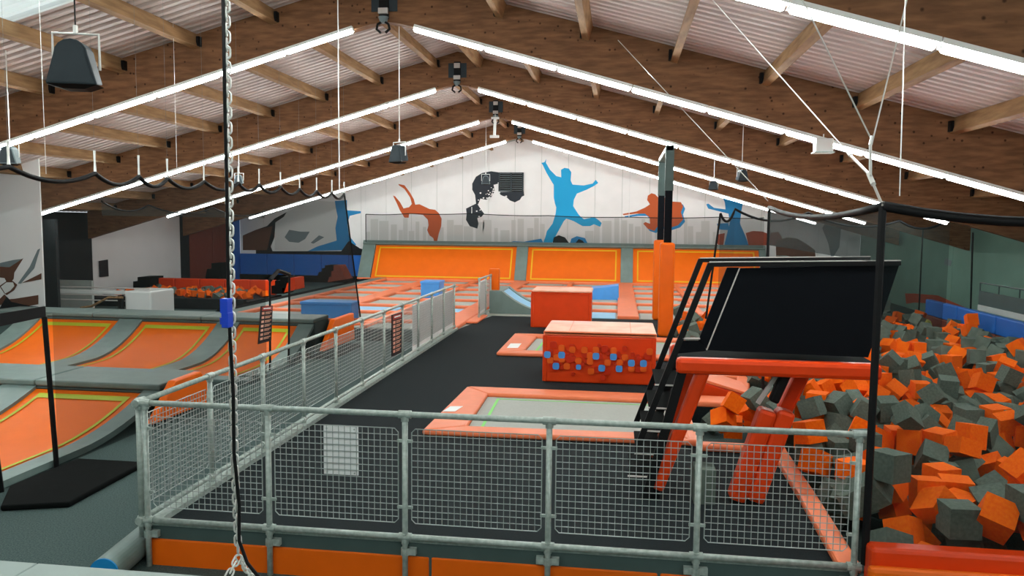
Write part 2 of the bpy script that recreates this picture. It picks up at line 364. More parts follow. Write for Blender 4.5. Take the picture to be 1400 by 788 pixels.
mural('mural_shards','brown, white and black angular shards painted on the partition wall at far left',('y',P17),[
   (spk_l,*A0,[(0,120),(110,95),(190,85),(85,155),(0,150)]),(m_brown,*A0,[(0,150),(80,155),(195,80),(120,200),(115,250),(100,270),(55,275),(40,245),(0,240)]),
   (spk_l,*A0,[(150,290),(250,150),(285,165),(175,290)]),(spk_l,*A0,[(250,150),(315,10),(335,0),(285,165)]),(m_brown,*A0,[(185,285),(345,205),(345,255)]),
   (m_brown,*A0,[(-60,480),(40,380),(75,420),(130,415),(320,385),(320,460),(240,475),(100,450)]),(m_brown,*A0,[(0,310),(60,270),(110,270),(145,300),(120,345),(60,385),(40,370)]),
   (w_plast,*A0,[(15,315),(60,280),(115,280),(125,310),(90,350),(50,372)]),
   (m_black,*A0,[(-60,560),(0,500),(60,400),(100,440),(250,475),(320,480),(320,640),(-60,650)])])
# painted shapes on the right side wall
mural('mural_side_wall','faded maroon and green shapes painted on the right side wall behind the net',('x',XR),[(m_red,1150,330,5.6,[(490,400),(560,400),(740,415),(980,520),(900,515),(740,480),(560,470),(500,480)]),
   (spk_l,1150,330,5.6,[(800,130),(850,150),(840,190),(790,180)])])
mural('mural_corner','dark maroon hills and a green tree painted at the right end of the back wall',BW,[(m_brown,960,230,4.636,[(470,580),(465,460),(540,440),(600,445),(660,480),(715,520),(720,580)]),(spk_l,960,230,4.636,[(780,350),(840,340),(880,370),(870,500),(820,580),(800,480),(760,380)])])
# wall louvre
t = thing('wall_louvre','black slatted ventilation louvre high on the back wall','vent')
a, b = at(683,236,'y',YB), at(715,262,'y',YB)
MB().box((a.x,YB-.05,b.z),(b.x,YB-.01,a.z)).build('backing', black, t)
for xx in (a.x,(a.x+b.x)/2,b.x): MB().box((xx-.03,YB-.1,b.z),(xx+.03,YB-.02,a.z)).build('frame', spk, t)
n = 9
for i in range(n):
    z = b.z+(a.z-b.z)*(i+.5)/n
    MB().beam((a.x,YB-.07,z),(b.x,YB-.07,z),.05,.012,up=(0,.5,1)).build('slat', spk_l, t)
tag(MB().box((XL,YB-.1,FZ),(-8.6,YB-.01,.015)).build('baseboard_back', black_mat), kind='structure')
# blue wall pads along the back wall, left
g = 'blue padded panels along the back wall'
for i in range(7):
    x0 = XL+.05+i*1.37
    tag(MB().box((x0,YB-.14,.02),(x0+1.35,YB-.02,1.02)).build('wall_pad', dblue, bev=.03), f'blue padded panel along the back wall, {ORD[i]} from the left corner', 'pad', g)
# ================================================================== BACK SLOPED TRAMPOLINES
def sloped(label, corners, bedm=orange_bed, linem=yellow_l, parent=None):
    pass
yb0, yb1, ztop = 34.2, 35.15, 1.62
def bw(px, py0=383, py1=339):
    return at(px,py0,'y',yb0).x
cols = [(at(507,383,'y',yb0).x, at(703,386,'y',yb0).x), (at(719,386,'y',yb0).x, at(848,387,'y',yb0).x), (at(865,387,'y',yb0).x, at(1040,390,'y',yb0).x)]
S = thing('sloped_wall_frame','grey padded frame holding the sloping orange panels at the far end','frame')
def sl(x, t, lift=0): return Vector((x, yb0+(yb1-yb0)*t - lift*.85, .02+(ztop-.02)*t + lift*.5))
edges = [cols[0][0]-.62]+[cols[0][1],cols[1][0],cols[1][1],cols[2][0],cols[2][1]]+[cols[2][1]+.3]
for x0, x1 in ((edges[0],cols[0][0]-.02),(cols[0][1],cols[1][0]),(cols[1][1],cols[2][0]),(cols[2][1],edges[-1])):
    MB().prism([sl(x0,0),sl(x1,0),sl(x1,.93),sl(x0,.93)],(0,-.1,.06)).build('divider_pad', grey_pad, S, bev=.02)
MB().prism([sl(edges[0],.93),sl(edges[-1],.93),sl(edges[-1],1.04),sl(edges[0],1.04)],(0,-.16,.08)).build('top_pad', grey_pad, S, bev=.02)
MB().prism([sl(edges[0],-.04),sl(edges[-1],-.04),sl(edges[-1],.0),sl(edges[0],.0)],(0,-.12,.06)).build('bottom_pad', salmon, S, bev=.02)
for i,(x0,x1) in enumerate(cols):
    t = thing('wall_trampoline', ('left, widest of the three sloping orange rebound panels at the far end','middle sloping orange rebound panel, right of the widest one','right-hand sloping orange rebound panel, behind the tall padded posts')[i],'trampoline')
    MB().prism([sl(x0,.0,.02),sl(x1,.0,.02),sl(x1,.93,.02),sl(x0,.93,.02)],(0,-.01,.006)).build('bed', orange_bed, t)
    w = .06; a, b = .05, .88; m_ = MB()
    for p in ([(x0+.18,a),(x1-.18,a),(x1-.18,a+.035),(x0+.18,a+.035)],[(x0+.18,b-.035),(x1-.18,b-.035),(x1-.18,b),(x0+.18,b)],[(x0+.18,a),(x0+.18+w,a),(x0+.18+w,b),(x0+.18,b)],[(x1-.18-w,a),(x1-.18,a),(x1-.18,b),(x1-.18-w,b)]):
        m_.prism([sl(x,t_,.04) for x,t_ in p],(0,-.004,.002))
    m_.build('border_line', yellow_l, t)
# ================================================================== FAR TRAMPOLINE COURT
court = root('court_floor'); 
cp = [(-10.6,18.0),(-10.6,34.3),(7.3,34.3),(7.3,21.0),(1.35,21.0),(1.35,21.5),(-3.5,21.5),(-3.87,18.3),(-7.0,18.3)]
MB().prism([(x,y,-.28) for x,y in cp],(0,0,.25)).build('court_base', bed_grey, court)
MB().box((-7.0,18.2,-.3),(-3.87,18.3,-.01)).build('court_edge', black, court)
MB().box((-10.9,17.6,-.3),(-10.45,34.2,.08)).build('kerb_pad', grey_pad, court, bev=.03)
rows = [19.6,21.5,23.3,25.35,27.4,29.5,31.6,33.7]
colx = [-10.4,-8.3,-6.2,-4.2,-2.0,.3,2.4,4.5]
# long pads between the rows (each strip its own padded bar), wide pads between columns
for k,(y) in enumerate(rows):
    for j in range(len(colx)-1):
        x0, x1 = colx[j], colx[j+1]
        if y < 21.6 and x0 > -4.3: continue
        if x0 > 2 and y < 23: continue
        xa = x0+.08; xb = x1-.08
        tag(MB().box((xa,y-.14,-.03),(xb,y+.14,.06)).build('court_pad', salmon, bev=.03), f'salmon bar of the far court, {ORD[len(rows)-1-k]} row from the far wall, {ORD[j]} from the left', 'pad', 'padded bars across the far trampoline court')
for j,xx in enumerate(colx):
    w = .3 if j in (1,3,5) else .1
    y0 = 18.3 if xx < -4 else (21.6 if xx < 1 else 22.6)
    if xx < -4.3 and xx > -7: y0 = 18.3
    if xx < -7: y0 = 18.6
    tag(MB().box((xx-w,y0,-.03),(xx+w,33.9,.075)).build('court_walkway_pad', salmon, bev=.03), f'{"wide" if w > .2 else "narrow"} salmon strip running to the far wall, {("beside the grey kerb","behind the long blue block","past the small blue block","ending between the left and middle orange panels","behind the near red box","ending between the middle and right orange panels","between the tower rails","under the curved orange wall")[j]}', 'pad')
bedm_ = MB().box((0,0,0),(1,1,.02)).mesh('bed', bed_grey)
for j in range(len(colx)-1):
    for k in range(len(rows)-1):
        if rows[k] < 21.4 and colx[j] > -4.3: continue
        if colx[j] > 2 and rows[k] < 23: continue
        x0, x1, y0, y1 = colx[j]+.35, colx[j+1]-.35, rows[k]+.2, rows[k+1]-.2
        pale = (k == 1 and j in (1,2,4))
        o = MB().box((x0,y0,-.03),(x1,y1,-.008)).build('trampoline_bed', pblue if pale else bed_grey)
        tag(o, f'{"pale blue" if pale else "grey"} bed of the far court, {ORD[len(rows)-2-k]} row from the far wall, {ORD[j]} from left', 'trampoline', 'pale blue beds of the far court' if pale else 'grey beds of the far court')
# front grey-meshed bed by the steps, with a bent pad in front of it
MB().prism([(-6.9,18.35,-.02),(-3.95,18.35,-.02),(-3.95,19.3,-.02),(-6.2,19.3,-.02)],(0,0,.03)).build('front_bed', bed_grey, court)
MB().prism([(-7.0,18.4,0),(-6.7,18.4,0),(-5.7,19.5,0),(-6.1,19.5,0)],(0,0,.07)).build('front_pad', salmon, court, bev=.02)
# blue blocks on the court
def block(name, label, cat, lo, hi, m, bev=.03, extra=None):
    t = thing(name, label, cat)
    MB().box(lo, hi).build('body', m, t, bev=bev)
    return t
t = block('foam_block','long blue padded block lying on the far court by the grey kerb','block',(-8.35,19.55,.0),(-6.95,20.15,.46),lblue)
MB().box((-8.37,19.53,.40),(-6.93,20.17,.485)).build('top_seam', lblue, t, bev=.02)
t = block('foam_block','small blue padded cube on the far court behind the side fence','block',(-6.75,26,.0),(-6.1,26.8,.56),lblue)
MB().box((-6.77,25.98,.5),(-6.08,26.82,.585)).build('top_seam', lblue, t, bev=.02)
t = thing('wedge_mat','blue wedge mat standing beyond the far red box','mat')
P = [at(800,410,'y',27),at(846,411,'y',27),at(846,391,'y',27),at(808,395,'y',27)]
MB().prism(P,(0,1.0,0)).build('body', lblue, t, bev=.02)
# curved light-blue bank at the deck end
def curve_pts(n, r0, x0, z0, L_, Hh):
    return [(x0+L_*(i/n), z0+Hh*(i/n)**2.4) for i in range(n+1)]
t = thing('curved_trampoline','small pale blue curved trampoline at the far end of the black deck','trampoline')
g1 = []
pr = curve_pts(8,0,0,0,1.15,.62)
def bank(parent, name, m, xa, xb, y0, pr, lift=0, dy=0):
    mb = MB()
    top = [(y0-p[0], p[1]+lift) for p in pr]
    return mb
# runs along X: rises to the left
Xr, Xl = -1.9, -3.35
g = [[(Xr-(Xr-Xl)*i/8, y, .0+.6*(i/8)**2.0+.03) for y in (22.35,23.6)] for i in range(9)]
MB().sheet(g).build('bed', pblue, t)
for ya,yb_ in ((22.1,22.37),(23.58,23.9)):
    for i in range(8):
        pass
    g = [[(Xr-(Xr-Xl)*i/8, y, .03+.6*(i/8)**2.0+.03) for y in (ya,yb_)] for i in range(9)]
    mb = MB().sheet(g); mb.sheet([[(p[0],p[1],p[2]-.12) for p in row] for row in g])
    mb.sheet([[row[0],(row[0][0],row[0][1],-.05)] for row in g])
    mb.build('side_pad', grey_pad, t)
MB().box((Xl-.35,22.1,-.02),(Xl+.02,23.9,.66)).build('end_pad', grey_pad, t, bev=.03)
MB().box((Xr,22.0,-.02),(Xr+.8,22.2,.07)).build('front_pad', salmon, t, bev=.02)
# curved orange bank on the right of the court
t = thing('curved_trampoline','orange curved trampoline bank along the right side of the far court','trampoline')
for (ya,yb_,m,zz) in ((23.0,23.5,grey_pad,.04),(23.5,27.5,orange_bed,.0),(27.5,28.0,grey_pad,.04),(28.0,32.5,orange_bed,.0),(32.5,33.0,grey_pad,.04)):
    g = [[(4.7+1.7*i/8, y, .02+zz+1.3*(i/8)**2) for y in (ya,yb_)] for i in range(9)]
    MB().sheet(g).build('bed' if m is orange_bed else 'divider_pad', m, t)
MB().box((6.4,23,-.02),(6.8,33,1.4)).build('top_pad', grey_pad, t, bev=.03)
MB().box((4.35,23,-.02),(4.72,33,.08)).build('foot_pad', grey_pad, t, bev=.03)
tag(MB().box((2.6,21.35,.0),(3.15,21.8,.3)).build('foam_block', red_vinyl, bev=.03), 'small red padded block seen between the tower handrails', 'block')
# ================================================================== LEFT CURVED TRAMPOLINE TERRACES
def terrace(y0, yt, zt, xs_mats, seps, x_min, x_max, labels, depth, face, key):
    """quarter-pipe row: flat from y0, curving up to yt at height zt; hump top behind it"""
    n = 14; Lc = 1.7
    prof = []
    for i in range(n+1):
        u = i/n; y = y0+(yt-y0)*u; s_ = max(0, (y-(yt-Lc))/Lc); prof.append((y, FZ+.04+(zt-face-FZ-.04)*s_**1.9))
    for (xa,xb),lab in zip(xs_mats,labels):
        t = thing('curved_trampoline', lab, 'trampoline')
        MB().sheet([[(xa+(xb-xa)*j/4,y,z) for j in range(5)] for y,z in prof]).build('bed', orange_bed, t, smooth=True)
        w = .05; ln = MB(); ins = .14
        for (q0,q1) in ((xa+ins,xa+ins+w),(xb-ins-w,xb-ins)):
            ln.sheet([[(q0,y,z+.012),(q1,y,z+.012)] for y,z in prof[:-1]])
        (ya_,za_),(yb_,zb_) = prof[-2],prof[-1]
        ln.sheet([[(xa+ins,ya_,za_+.012),(xb-ins,ya_,za_+.012)],[(xa+ins,(ya_+yb_)/2,(za_+zb_)/2+.012),(xb-ins,(ya_+yb_)/2,(za_+zb_)/2+.012)]])
        ln.build('border_line', lime_l, t)
    fr = thing('terrace_padding', key, 'padding')
    for xa,xb in seps:
        g = [[(xa,y,z+.05),(xb,y,z+.05)] for y,z in prof]
        mb = MB().sheet(g); mb.sheet([[(xa,y,z+.05),(xa,y,z-.03)] for y,z in prof]); mb.sheet([[(xb,y,z-.03),(xb,y,z+.05)] for y,z in prof])
        mb.build('divider_pad', grey_pad, fr, smooth=False)
    # top hump pads
    x = x_min; W_ = (x_max-x_min)/math.ceil((x_max-x_min)/2.6)
    while x < x_max-.1:
        MB().box((x+.006,yt-.02,zt-.09),(x+W_-.006,yt+depth,zt)).build('top_pad', grey_pad, fr, bev=.025)
        MB().box((x+.006,yt,zt-face),(x+W_-.006,yt+.06,zt-.1)).build('face_pad', grey_dark, fr, bev=.015)
        x += W_
    MB().box((x_min,yt+.06,FZ),(x_max,yt+depth-.02,zt-.09)).build('core', grey_dark, fr)
    MB().box((x_min,y0-.35,FZ),(x_max,y0+.02,FZ+.07)).build('foot_pad', grey_pad, fr, bev=.02)
    return fr
T1 = terrace(7.2, 10.25, .24, [(-8.5,-6.78),(-10.9,-9.05)], [(-9.05,-8.5),(-6.78,-6.52)], -12.5, -6.52,
   ['nearest orange curved trampoline, beside the black mat','orange curved trampoline left of the nearest one, cut by the picture edge'], 1.1, .14, 'grey padding around the nearest curved trampolines')
T2 = terrace(13.2, 15.9, .50, [(-8.2,-6.85),(-10.5,-8.7),(-13.0,-11.05)], [(-8.7,-8.2),(-11.05,-10.5),(-13.5,-13.0),(-6.85,-6.5)], -14.3, -6.5,
   ['right-hand curved trampoline of the second row, behind the hanging sign','middle curved trampoline of the second row','left-hand curved trampoline of the second row, behind the net doorway'], .9, .16, 'grey padding around the second row of curved trampolines')
# seam flaps on the hump
# orange end fins
def fin(label, pts, X, th=.12):
    P = [at(a,b,'x',X) for a,b in pts]
    return tag(MB().prism(P,(-th,0,0)).build('end_fin', orange_vinyl, bev=.02), label, 'fin')
fin('orange padded end fin of the nearest terrace, behind the fence corner', [(210,581),(240,521),(275,508),(290,532),(292,548)], -6.3)
fin('orange padded end fin of the second terrace, right of the hanging sign', [(443,481),(458,437),(484,428),(485,464)], -6.3)
# ================================================================== LEFT BACKGROUND
# red foam pit against the left wall
t = thing('foam_pit_wall','long red padded wall of the foam pit at the left side of the hall','pad')
a = at(205,380,'y',26.5); b = at(376,400,'y',26.5)
nx = 5; w = (b.x-a.x)/nx
for i in range(nx): MB().box((a.x+w*i+.01,26.5,b.z-.1),(a.x+w*(i+1)-.01,26.7,a.z)).build('pad_panel', red_vinyl, t, bev=.03)
c0 = at(205,406,'y',25.0); c1 = at(345,424,'y',24.0)
tag(MB().box((at(205,406,'y',23.6).x,23.6,FZ),(-12.02,23.8,at(205,407,'y',23.6).z)).build('pit_front_wall', dark_wall), 'dark front wall of the small foam pit at the left', 'wall panel')
tag(MB().box((XL+.1,23.8,FZ),(-12.02,26.48,-.05)).build('pit_filling', dark_wall), 'dark base of the small foam pit at the left', 'floor')
random.seed(5)
def cube_mesh(name, m, s=1): return MB().box((-.5*s,-.5*s,-.5*s),(.5*s,.5*s,.5*s)).mesh(name, m)
cubeO, cubeG, cubeR = cube_mesh('foam_cube',foam_o), cube_mesh('foam_cube',foam_g), cube_mesh('foam_cube',red_vinyl)
for i in range(75):
    X = random.uniform(-16.8,-12.2); Yc = 24.0+random.random()*2.2
    o = inst(random.choice((cubeO,cubeO,cubeG)),'foam_cube',None,(X,Yc,.05+random.uniform(-.0,.1)),[random.uniform(0,3) for _ in range(3)],(.2,.2,.2))
    tag(o,'foam cube in the small pit along the left wall','foam cube','foam cubes in the left pit')
def steps(name, label, pxs, Y, m, th=.8):
    P = [at(a,b,'y',Y) for a,b in pxs]
    return tag(MB().prism(P,(0,th,0)).build(name, m), label, 'steps')
steps('stepped_block','black stepped block at the left end of the red pit wall',[(182,394),(182,385),(188,385),(188,379),(206,379),(206,394)],26,black_mat)
steps('stepped_block','black stepped block in front of the right end of the red pit wall',[(371,402),(371,391),(376,391),(376,384),(383,384),(383,379),(397,379),(392,390),(388,402)],26,black_mat)
steps('stepped_block','orange stepped block beside the black steps near the left pit',[(386,401),(386,394),(391,394),(391,387),(394,387),(394,380),(403,380),(404,396)],26,red_vinyl)
steps('stepped_block','black stepped block in front of the blue wall pads',[(433,379),(436,372),(440,372),(440,367),(444,367),(444,363),(458,363),(456,386),(434,386)],31,black_mat)
steps('stepped_block','maroon stepped block in front of the blue wall pads',[(448,386),(450,379),(453,379),(453,371),(456,371),(456,363),(463,363),(472,380),(474,382)],30.8,maroon)
steps('stepped_block','dark stepped block against the maroon wall panels',[(281,378),(283,368),(289,368),(289,360),(303,360),(302,370),(302,392),(281,392)],29,black_mat)
# black side bank of the court
tag(MB().prism([(-12.0,21.0,FZ),(-10.91,21.0,FZ),(-10.91,21.0,.02),(-11.5,21.0,.02)],(0,13.0,0)).build('side_bank', black_mat), 'black matted bank along the left kerb of the far court', 'bank')
# white counter with rails
t = thing('white_counter','white counter with rounded end and metal rails behind the terraces','counter')
Yc = 20.6
a = at(170,398,'y',Yc); b = at(207,432,'y',Yc)
MB().box((a.x,Yc,FZ),(b.x,Yc+1.2,a.z)).build('body', w_plast, t, bev=.05)
a2 = at(60,396,'y',Yc)
MB().box((a2.x,Yc+.3,a.z-.14),(a.x,Yc+.5,a.z-.04)).build('rail_panel', w_plast, t)
for zz in (.12,-.1,-.25): MB().tube([(a2.x,Yc+.1,a.z+zz-.05),(b.x-.1,Yc+.1,a.z+zz-.05)], .02, 6).build('rail', pale_edge, t)
MB().tube([at(110,421,'y',Yc-.3),at(125,419,'y',Yc-.3),at(148,407,'y',Yc-.3),at(168,407,'y',Yc-.3)], .035, 6).build('handrail', purlin_m, t)
MB().box((at(168,407,'y',Yc).x-.06,Yc-.15,FZ),(at(168,407,'y',Yc).x+.05,Yc-.02,a.z-.12)).build('post', black, t)
tag(MB().box((at(78,380,'y',22.5).x,22.5,FZ),(at(125,380,'y',22.5).x,22.6,at(78,383,'y',22.5).z)).build('low_partition', grey_wall), 'pale low partition in front of the dark doorway at left', 'partition')
tag(MB().box((at(60,380,'y',19).x,19,FZ),(at(78,380,'y',19).x,19.1,at(78,300,'y',19).z)).build('dark_column', dark_wall), 'dark column beside the painted partition wall', 'column')
o = MB()
P = [at(x,y,'x',XL+.03) for x,y in ((135,357),(147,355),(148,378),(136,379))]
tag(MB().prism(P,(.02,0,0)).build('poster', sign_dark),'small dark poster on the white left side wall','poster')
# ================================================================== GUARD RAILS
def joint(p, r=.036): return MB().tube([Vector(p)-Vector((0,0,.055)),Vector(p)+Vector((0,0,.055))], r, 10)
def wire_panel(w, h, pitch=.05, r=.0024):
    mb = MB(); rr = .03
    fr = [(rr,0,0),(w-rr,0,0),(w,0,rr),(w,0,h-rr),(w-rr,0,h),(rr,0,h),(0,0,h-rr),(0,0,rr)]
    mb.tube(fr, .0045, 5, closed=True)
    n = round(w/pitch)
    for i in range(1,n): mb.beam((w*i/n,0,0),(w*i/n,0,h), r*2, r*2)
    n = round(h/pitch)
    for i in range(1,n): mb.beam((0,-.004,h*i/n),(w,-.004,h*i/n), r*2, r*2)
    return mb
def guard(label, p0, dirv, stops, zt, zb_, post_bottom, has_panel=lambda i: True, z0p=.215, z1p=.985):
    t = thing('guard_rail', label, 'railing')
    d = Vector(dirv); p0 = Vector(p0)
    e = p0+d*stops[-1]
    MB().tube([p0+Vector((0,0,zt)), e+Vector((0,0,zt))], .0245, 12).build('top_rail', galv, t, smooth=True)
    MB().tube([p0+Vector((0,0,zb_)), e+Vector((0,0,zb_))], .0245, 12).build('bottom_rail', galv, t, smooth=True)
    ang = math.atan2(d.y,d.x); cache = {}
    for i,s_ in enumerate(stops):
        q = p0+d*s_
        po = MB().tube([q+Vector((0,0,post_bottom)), q+Vector((0,0,zt))], .0235, 12).build('post', galv, t, smooth=True)
        for zz in (zt,zb_):
            j = MB().tube([q-d*.05+Vector((0,0,zz)), q+d*.05+Vector((0,0,zz))], .033, 12)
            j.tube([q+Vector((0,0,zz-.055)), q+Vector((0,0,zz+(.03 if zz < 1 else 0)))], .031, 12)
            j.build('socket', galv, po, smooth=False)
        if i < len(stops)-1 and has_panel(i):
            w = round(stops[i+1]-s_-.11, 3)
            if w not in cache: cache[w] = wire_panel(w, z1p-z0p).mesh('mesh_panel', galv_w)
            inst(cache[w], 'mesh_panel', t, q+d*.055+Vector((0,0,z0p)), (0,0,ang))
            for zz in (z0p+.13, z1p-.1):
                for e_ in (0,1):
                    c = q if e_ == 0 else p0+d*stops[i+1]
                    sgn = 1 if e_ == 0 else -1
                    MB().beam(c+d*sgn*.02+Vector((0,0,zz)), c+d*sgn*.062+Vector((0,0,zz)), .018,.022).build('clip', galv, t)
    return t
FX = [0,1.077,2.224,3.372,4.506,5.651]
gf = guard('galvanised tubular guard rail with five mesh panels across the front of the black deck',(-3.873,5.861,0),(1,0,0),FX,1.1,.1,-.75)
for i in range(6):   # side brackets fixing the posts to the fascia
    q = Vector((-3.873+FX[i],5.861,-.0))
    mb = MB().tube([q+Vector((0,0,-.05)),q+Vector((0,0,.01))], .034, 12)
    mb.box((q.x+(.0 if i < 5 else -.09),q.y-.012,-.045),(q.x+.09,q.y+.03,.01))
    if i > 2: mb.box((q.x-.09,q.y-.012,-.045),(q.x,q.y+.03,.01))
    mb.build('side_bracket', galv, gf)
MB().tube([(-3.86,5.861,1.1),(-3.93,5.855,1.1),(-3.955,5.88,1.1),(-3.93,5.95,1.1)], .034, 10).build('corner_elbow', galv, gf)
MB().tube([(-3.86,5.861,.1),(-3.93,5.855,.1),(-3.955,5.88,.1),(-3.93,5.95,.1)], .034, 10).build('corner_elbow', galv, gf)
SY = [0]+[1.136*(i+1) for i in range(11)]
gs = guard('long galvanised mesh guard rail running back along the left edge of the deck',(-3.93,5.861,0),(0,1,0),SY,1.1,.1,-.05)
# white sheets fixed inside the far part of the side rail
for (a,b) in ((8.05,9.05),(9.12,10.15),(10.22,11.25)):
    pass
ban = MB().box((-3.96,5.861+SY[8]-.35,.1),(-3.95,5.861+SY[11]-.05,1.0))
tag(ban.build('white_banner', white_fab), 'white sheet tied to the far end of the side guard rail', 'banner')
g3 = guard('short galvanised guard rail beyond the gap, ending at the orange post',(-3.72,20.6,0),(.02,1,0),[0,.95,1.7],1.1,.1,0)
tag(MB().box((-3.8,20.9,.08),(-3.79,22.0,1.0)).build('white_banner', white_fab), 'white sheet tied to the short far guard rail', 'banner')
tag(MB().box((-3.75,22.33,0),(-3.45,22.53,1.28)).build('padded_post', orange_vinyl, bev=.03), 'orange padded post at the end of the far guard rail', 'post')
tag(MB().box((-4.3,19.7,.0),(-3.6,21.3,.05)).build('entry_pad', salmon, bev=.02), 'salmon pad at the gap between the two side guard rails', 'pad')
# deck edge nosing and fascia
tag(MB().box((-3.93,5.885,.045),(1.83,5.93,.07)).build('edge_strip', galv), 'pale metal strip along the front edge of the black deck', 'edge strip')
tag(MB().box((-3.97,5.9,.0),(-3.86,18.5,.05)).build('edge_strip', galv), 'pale metal strip along the left edge of the black deck', 'edge strip')
tag(MB().box((-3.87,5.895,-.3),(1.83,5.918,.062)).build('deck_fascia', grey_dark), 'dark green-grey fascia under the front guard rail', 'fascia')
for i,(x0,x1) in enumerate(((-3.9,-1.46),(-1.44,.35),(.37,1.83))):
    tag(MB().box((x0,5.885,-.75),(x1-.0,5.917,-.07)).build('wall_pad', orange_vinyl, bev=.012), ('orange padded panel under the left half of the front guard rail','orange padded panel under the middle of the front guard rail','orange padded panel under the right end of the front guard rail')[i], 'pad')
# sign plates
t = thing('sign_board','white rectangular board hung on the second panel of the front guard rail','sign')
a = at(442,582,'y',5.872); b = at(490,651,'y',5.872)
MB().box((a.x,5.872,b.z),(b.x,5.882,a.z)).build('board', sign_white, t, bev=.004)
for xx in (a.x+.03,b.x-.03): 
    for zz in (b.z+.02,a.z-.02): MB().tube([(xx,5.864,zz),(xx,5.885,zz)], .007, 6).build('fixing', galv, t)
def rule_sign(label, corners, ax, th, n=8, seed=1):
    """dark banner with a red heading block and rows of pale pictogram boxes"""
    t = thing('rules_sign', label, 'sign')
    P = [at(x,y,*ax) for x,y in corners]       # tl,tr,br,bl
    off = Vector(th)
    MB().prism(P, off).build('board', sign_dark, t)
    rows_ = MB(); head = MB(); txt = MB()
    def uv(u,v): return (P[0].lerp(P[1],u)).lerp(P[3].lerp(P[2],u), v)-off*.2
    head.prism([uv(.08,.02),uv(.92,.02),uv(.92,.13),uv(.08,.13)],-off*.1)
    txt.prism([uv(.2,.05),uv(.8,.05),uv(.8,.085),uv(.2,.085)],-off*.3)
    for i in range(n):
        v0 = .16+.8*i/n
        rows_.prism([uv(.1,v0),uv(.3,v0),uv(.3,v0+.065),uv(.1,v0+.065)],-off*.1)
        rows_.prism([uv(.38,v0+.005),uv(.9,v0+.005),uv(.9,v0+.025),uv(.38,v0+.025)],-off*.1)
        rows_.prism([uv(.38,v0+.042),uv(.78,v0+.042),uv(.78,v0+.06),uv(.38,v0+.06)],-off*.1)
    head.build('heading', sign_red, t); rows_.build('print', cream_top, t); txt.build('heading_print', sign_white, t)
    return t
rule_sign('dark sign with pale rows of print on the side guard rail',[(536,431),(550,427),(549,482),(536,488)],('x',-3.88),(-.012,0,0),8)
rule_sign('dark sign standing behind the side guard rail near the white sheet',[(572,446),(583,445),(582,478),(572,482)],('x',-4.15),(-.012,0,0),6)
t = rule_sign('grey and dark banner sign hanging in the net doorway left of the side rail',[(357,419),(373,418),(371,466),(353,471)],('x',-6.455),(-.012,0,0),7)
# ================================================================== THINGS ON THE DECK
def padded_box(name, label, X0, X1, Y0, Y1, Ht, mbody, mtop, capz=.07):
    t = thing(name, label, 'vault box')
    MB().box((X0,Y0,.0),(X1,Y1,Ht-capz)).build('body', mbody, t, bev=.025)
    MB().box((X0+.0,Y0-.02,Ht-capz),(X1+.02,Y1+.02,Ht)).build('top_pad', mtop, t, bev=.03)
    for xx in (X0-.012,X1-.055): MB().box((xx,Y0-.015,.01),(xx+.07,Y0+.04,Ht-capz)).build('corner_flap', mbody, t, bev=.01)
    return t
B1 = (-1.2,.62,12.65,14.0,.86)
t = padded_box('vault_box','large red padded box with blue dots printed on its front, on the black deck',*B1,red_vinyl,cream_top,.08)
for xx in (-.78,.22): MB().box((xx,12.68,.861),(xx+.012,13.95,.864)).build('seam', salmon, t)
MB().box((-1.2,12.63,.79),(.64,12.66,.85)).build('rim', salmon, t, bev=.01)
def roundsq(px, py, r, yy):
    c = at(px,py,'y',yy); R_ = r
    return [(c.x+R_*(math.copysign(abs(math.cos(a))**.6,math.cos(a))), yy, c.z+R_*(math.copysign(abs(math.sin(a))**.6,math.sin(a)))) for a in [2*PI*i/16 for i in range(16)]]
yy = 12.615
print_o = mat('print_orange',(232,98,28),.4); print_d = mat('print_dark_red',(204,50,20),.4); random.seed(12)
for i in range(56):
    x = random.uniform(200,735); y = random.gauss(450,42)
    if 335 < y < 550: MB().prism(roundsq(700+x/3.94,380+y/3.94,random.uniform(.03,.055),yy-.0004*i),(0,.03,0)).build('dark_square', print_d, t)
for i,(x,y) in enumerate(((267,380),(325,388),(390,390),(452,390),(547,395),(205,445),(268,440),(295,478),(357,447),(420,452),(420,420),(515,458),(580,458),(608,430),(643,490),(708,490),(742,400),(240,430),(425,505))):
    MB().prism(roundsq(700+x/3.94,380+y/3.94,.052,yy-.024-.0004*i),(0,.03,0)).build('orange_square', print_o, t)
for (x,y) in ((267,417),(236,477),(358,482),(452,423),(483,488),(546,427),(577,491),(643,461),(708,463),(190,415)):
    MB().prism(roundsq(700+x/3.94,380+y/3.94,.055 if (x,y) != (358,482) else .042,yy-.034),(0,.03,0)).build('blue_square', lblue, t)
t = padded_box('vault_box','smaller plain red padded box further back on the black deck',-2.15,-.66,19.3,20.4,.95,red_vinyl,cream_top,.08)
MB().box((-2.15,19.28,.86),(-.64,19.31,.92)).build('rim', red_vinyl, t, bev=.01)
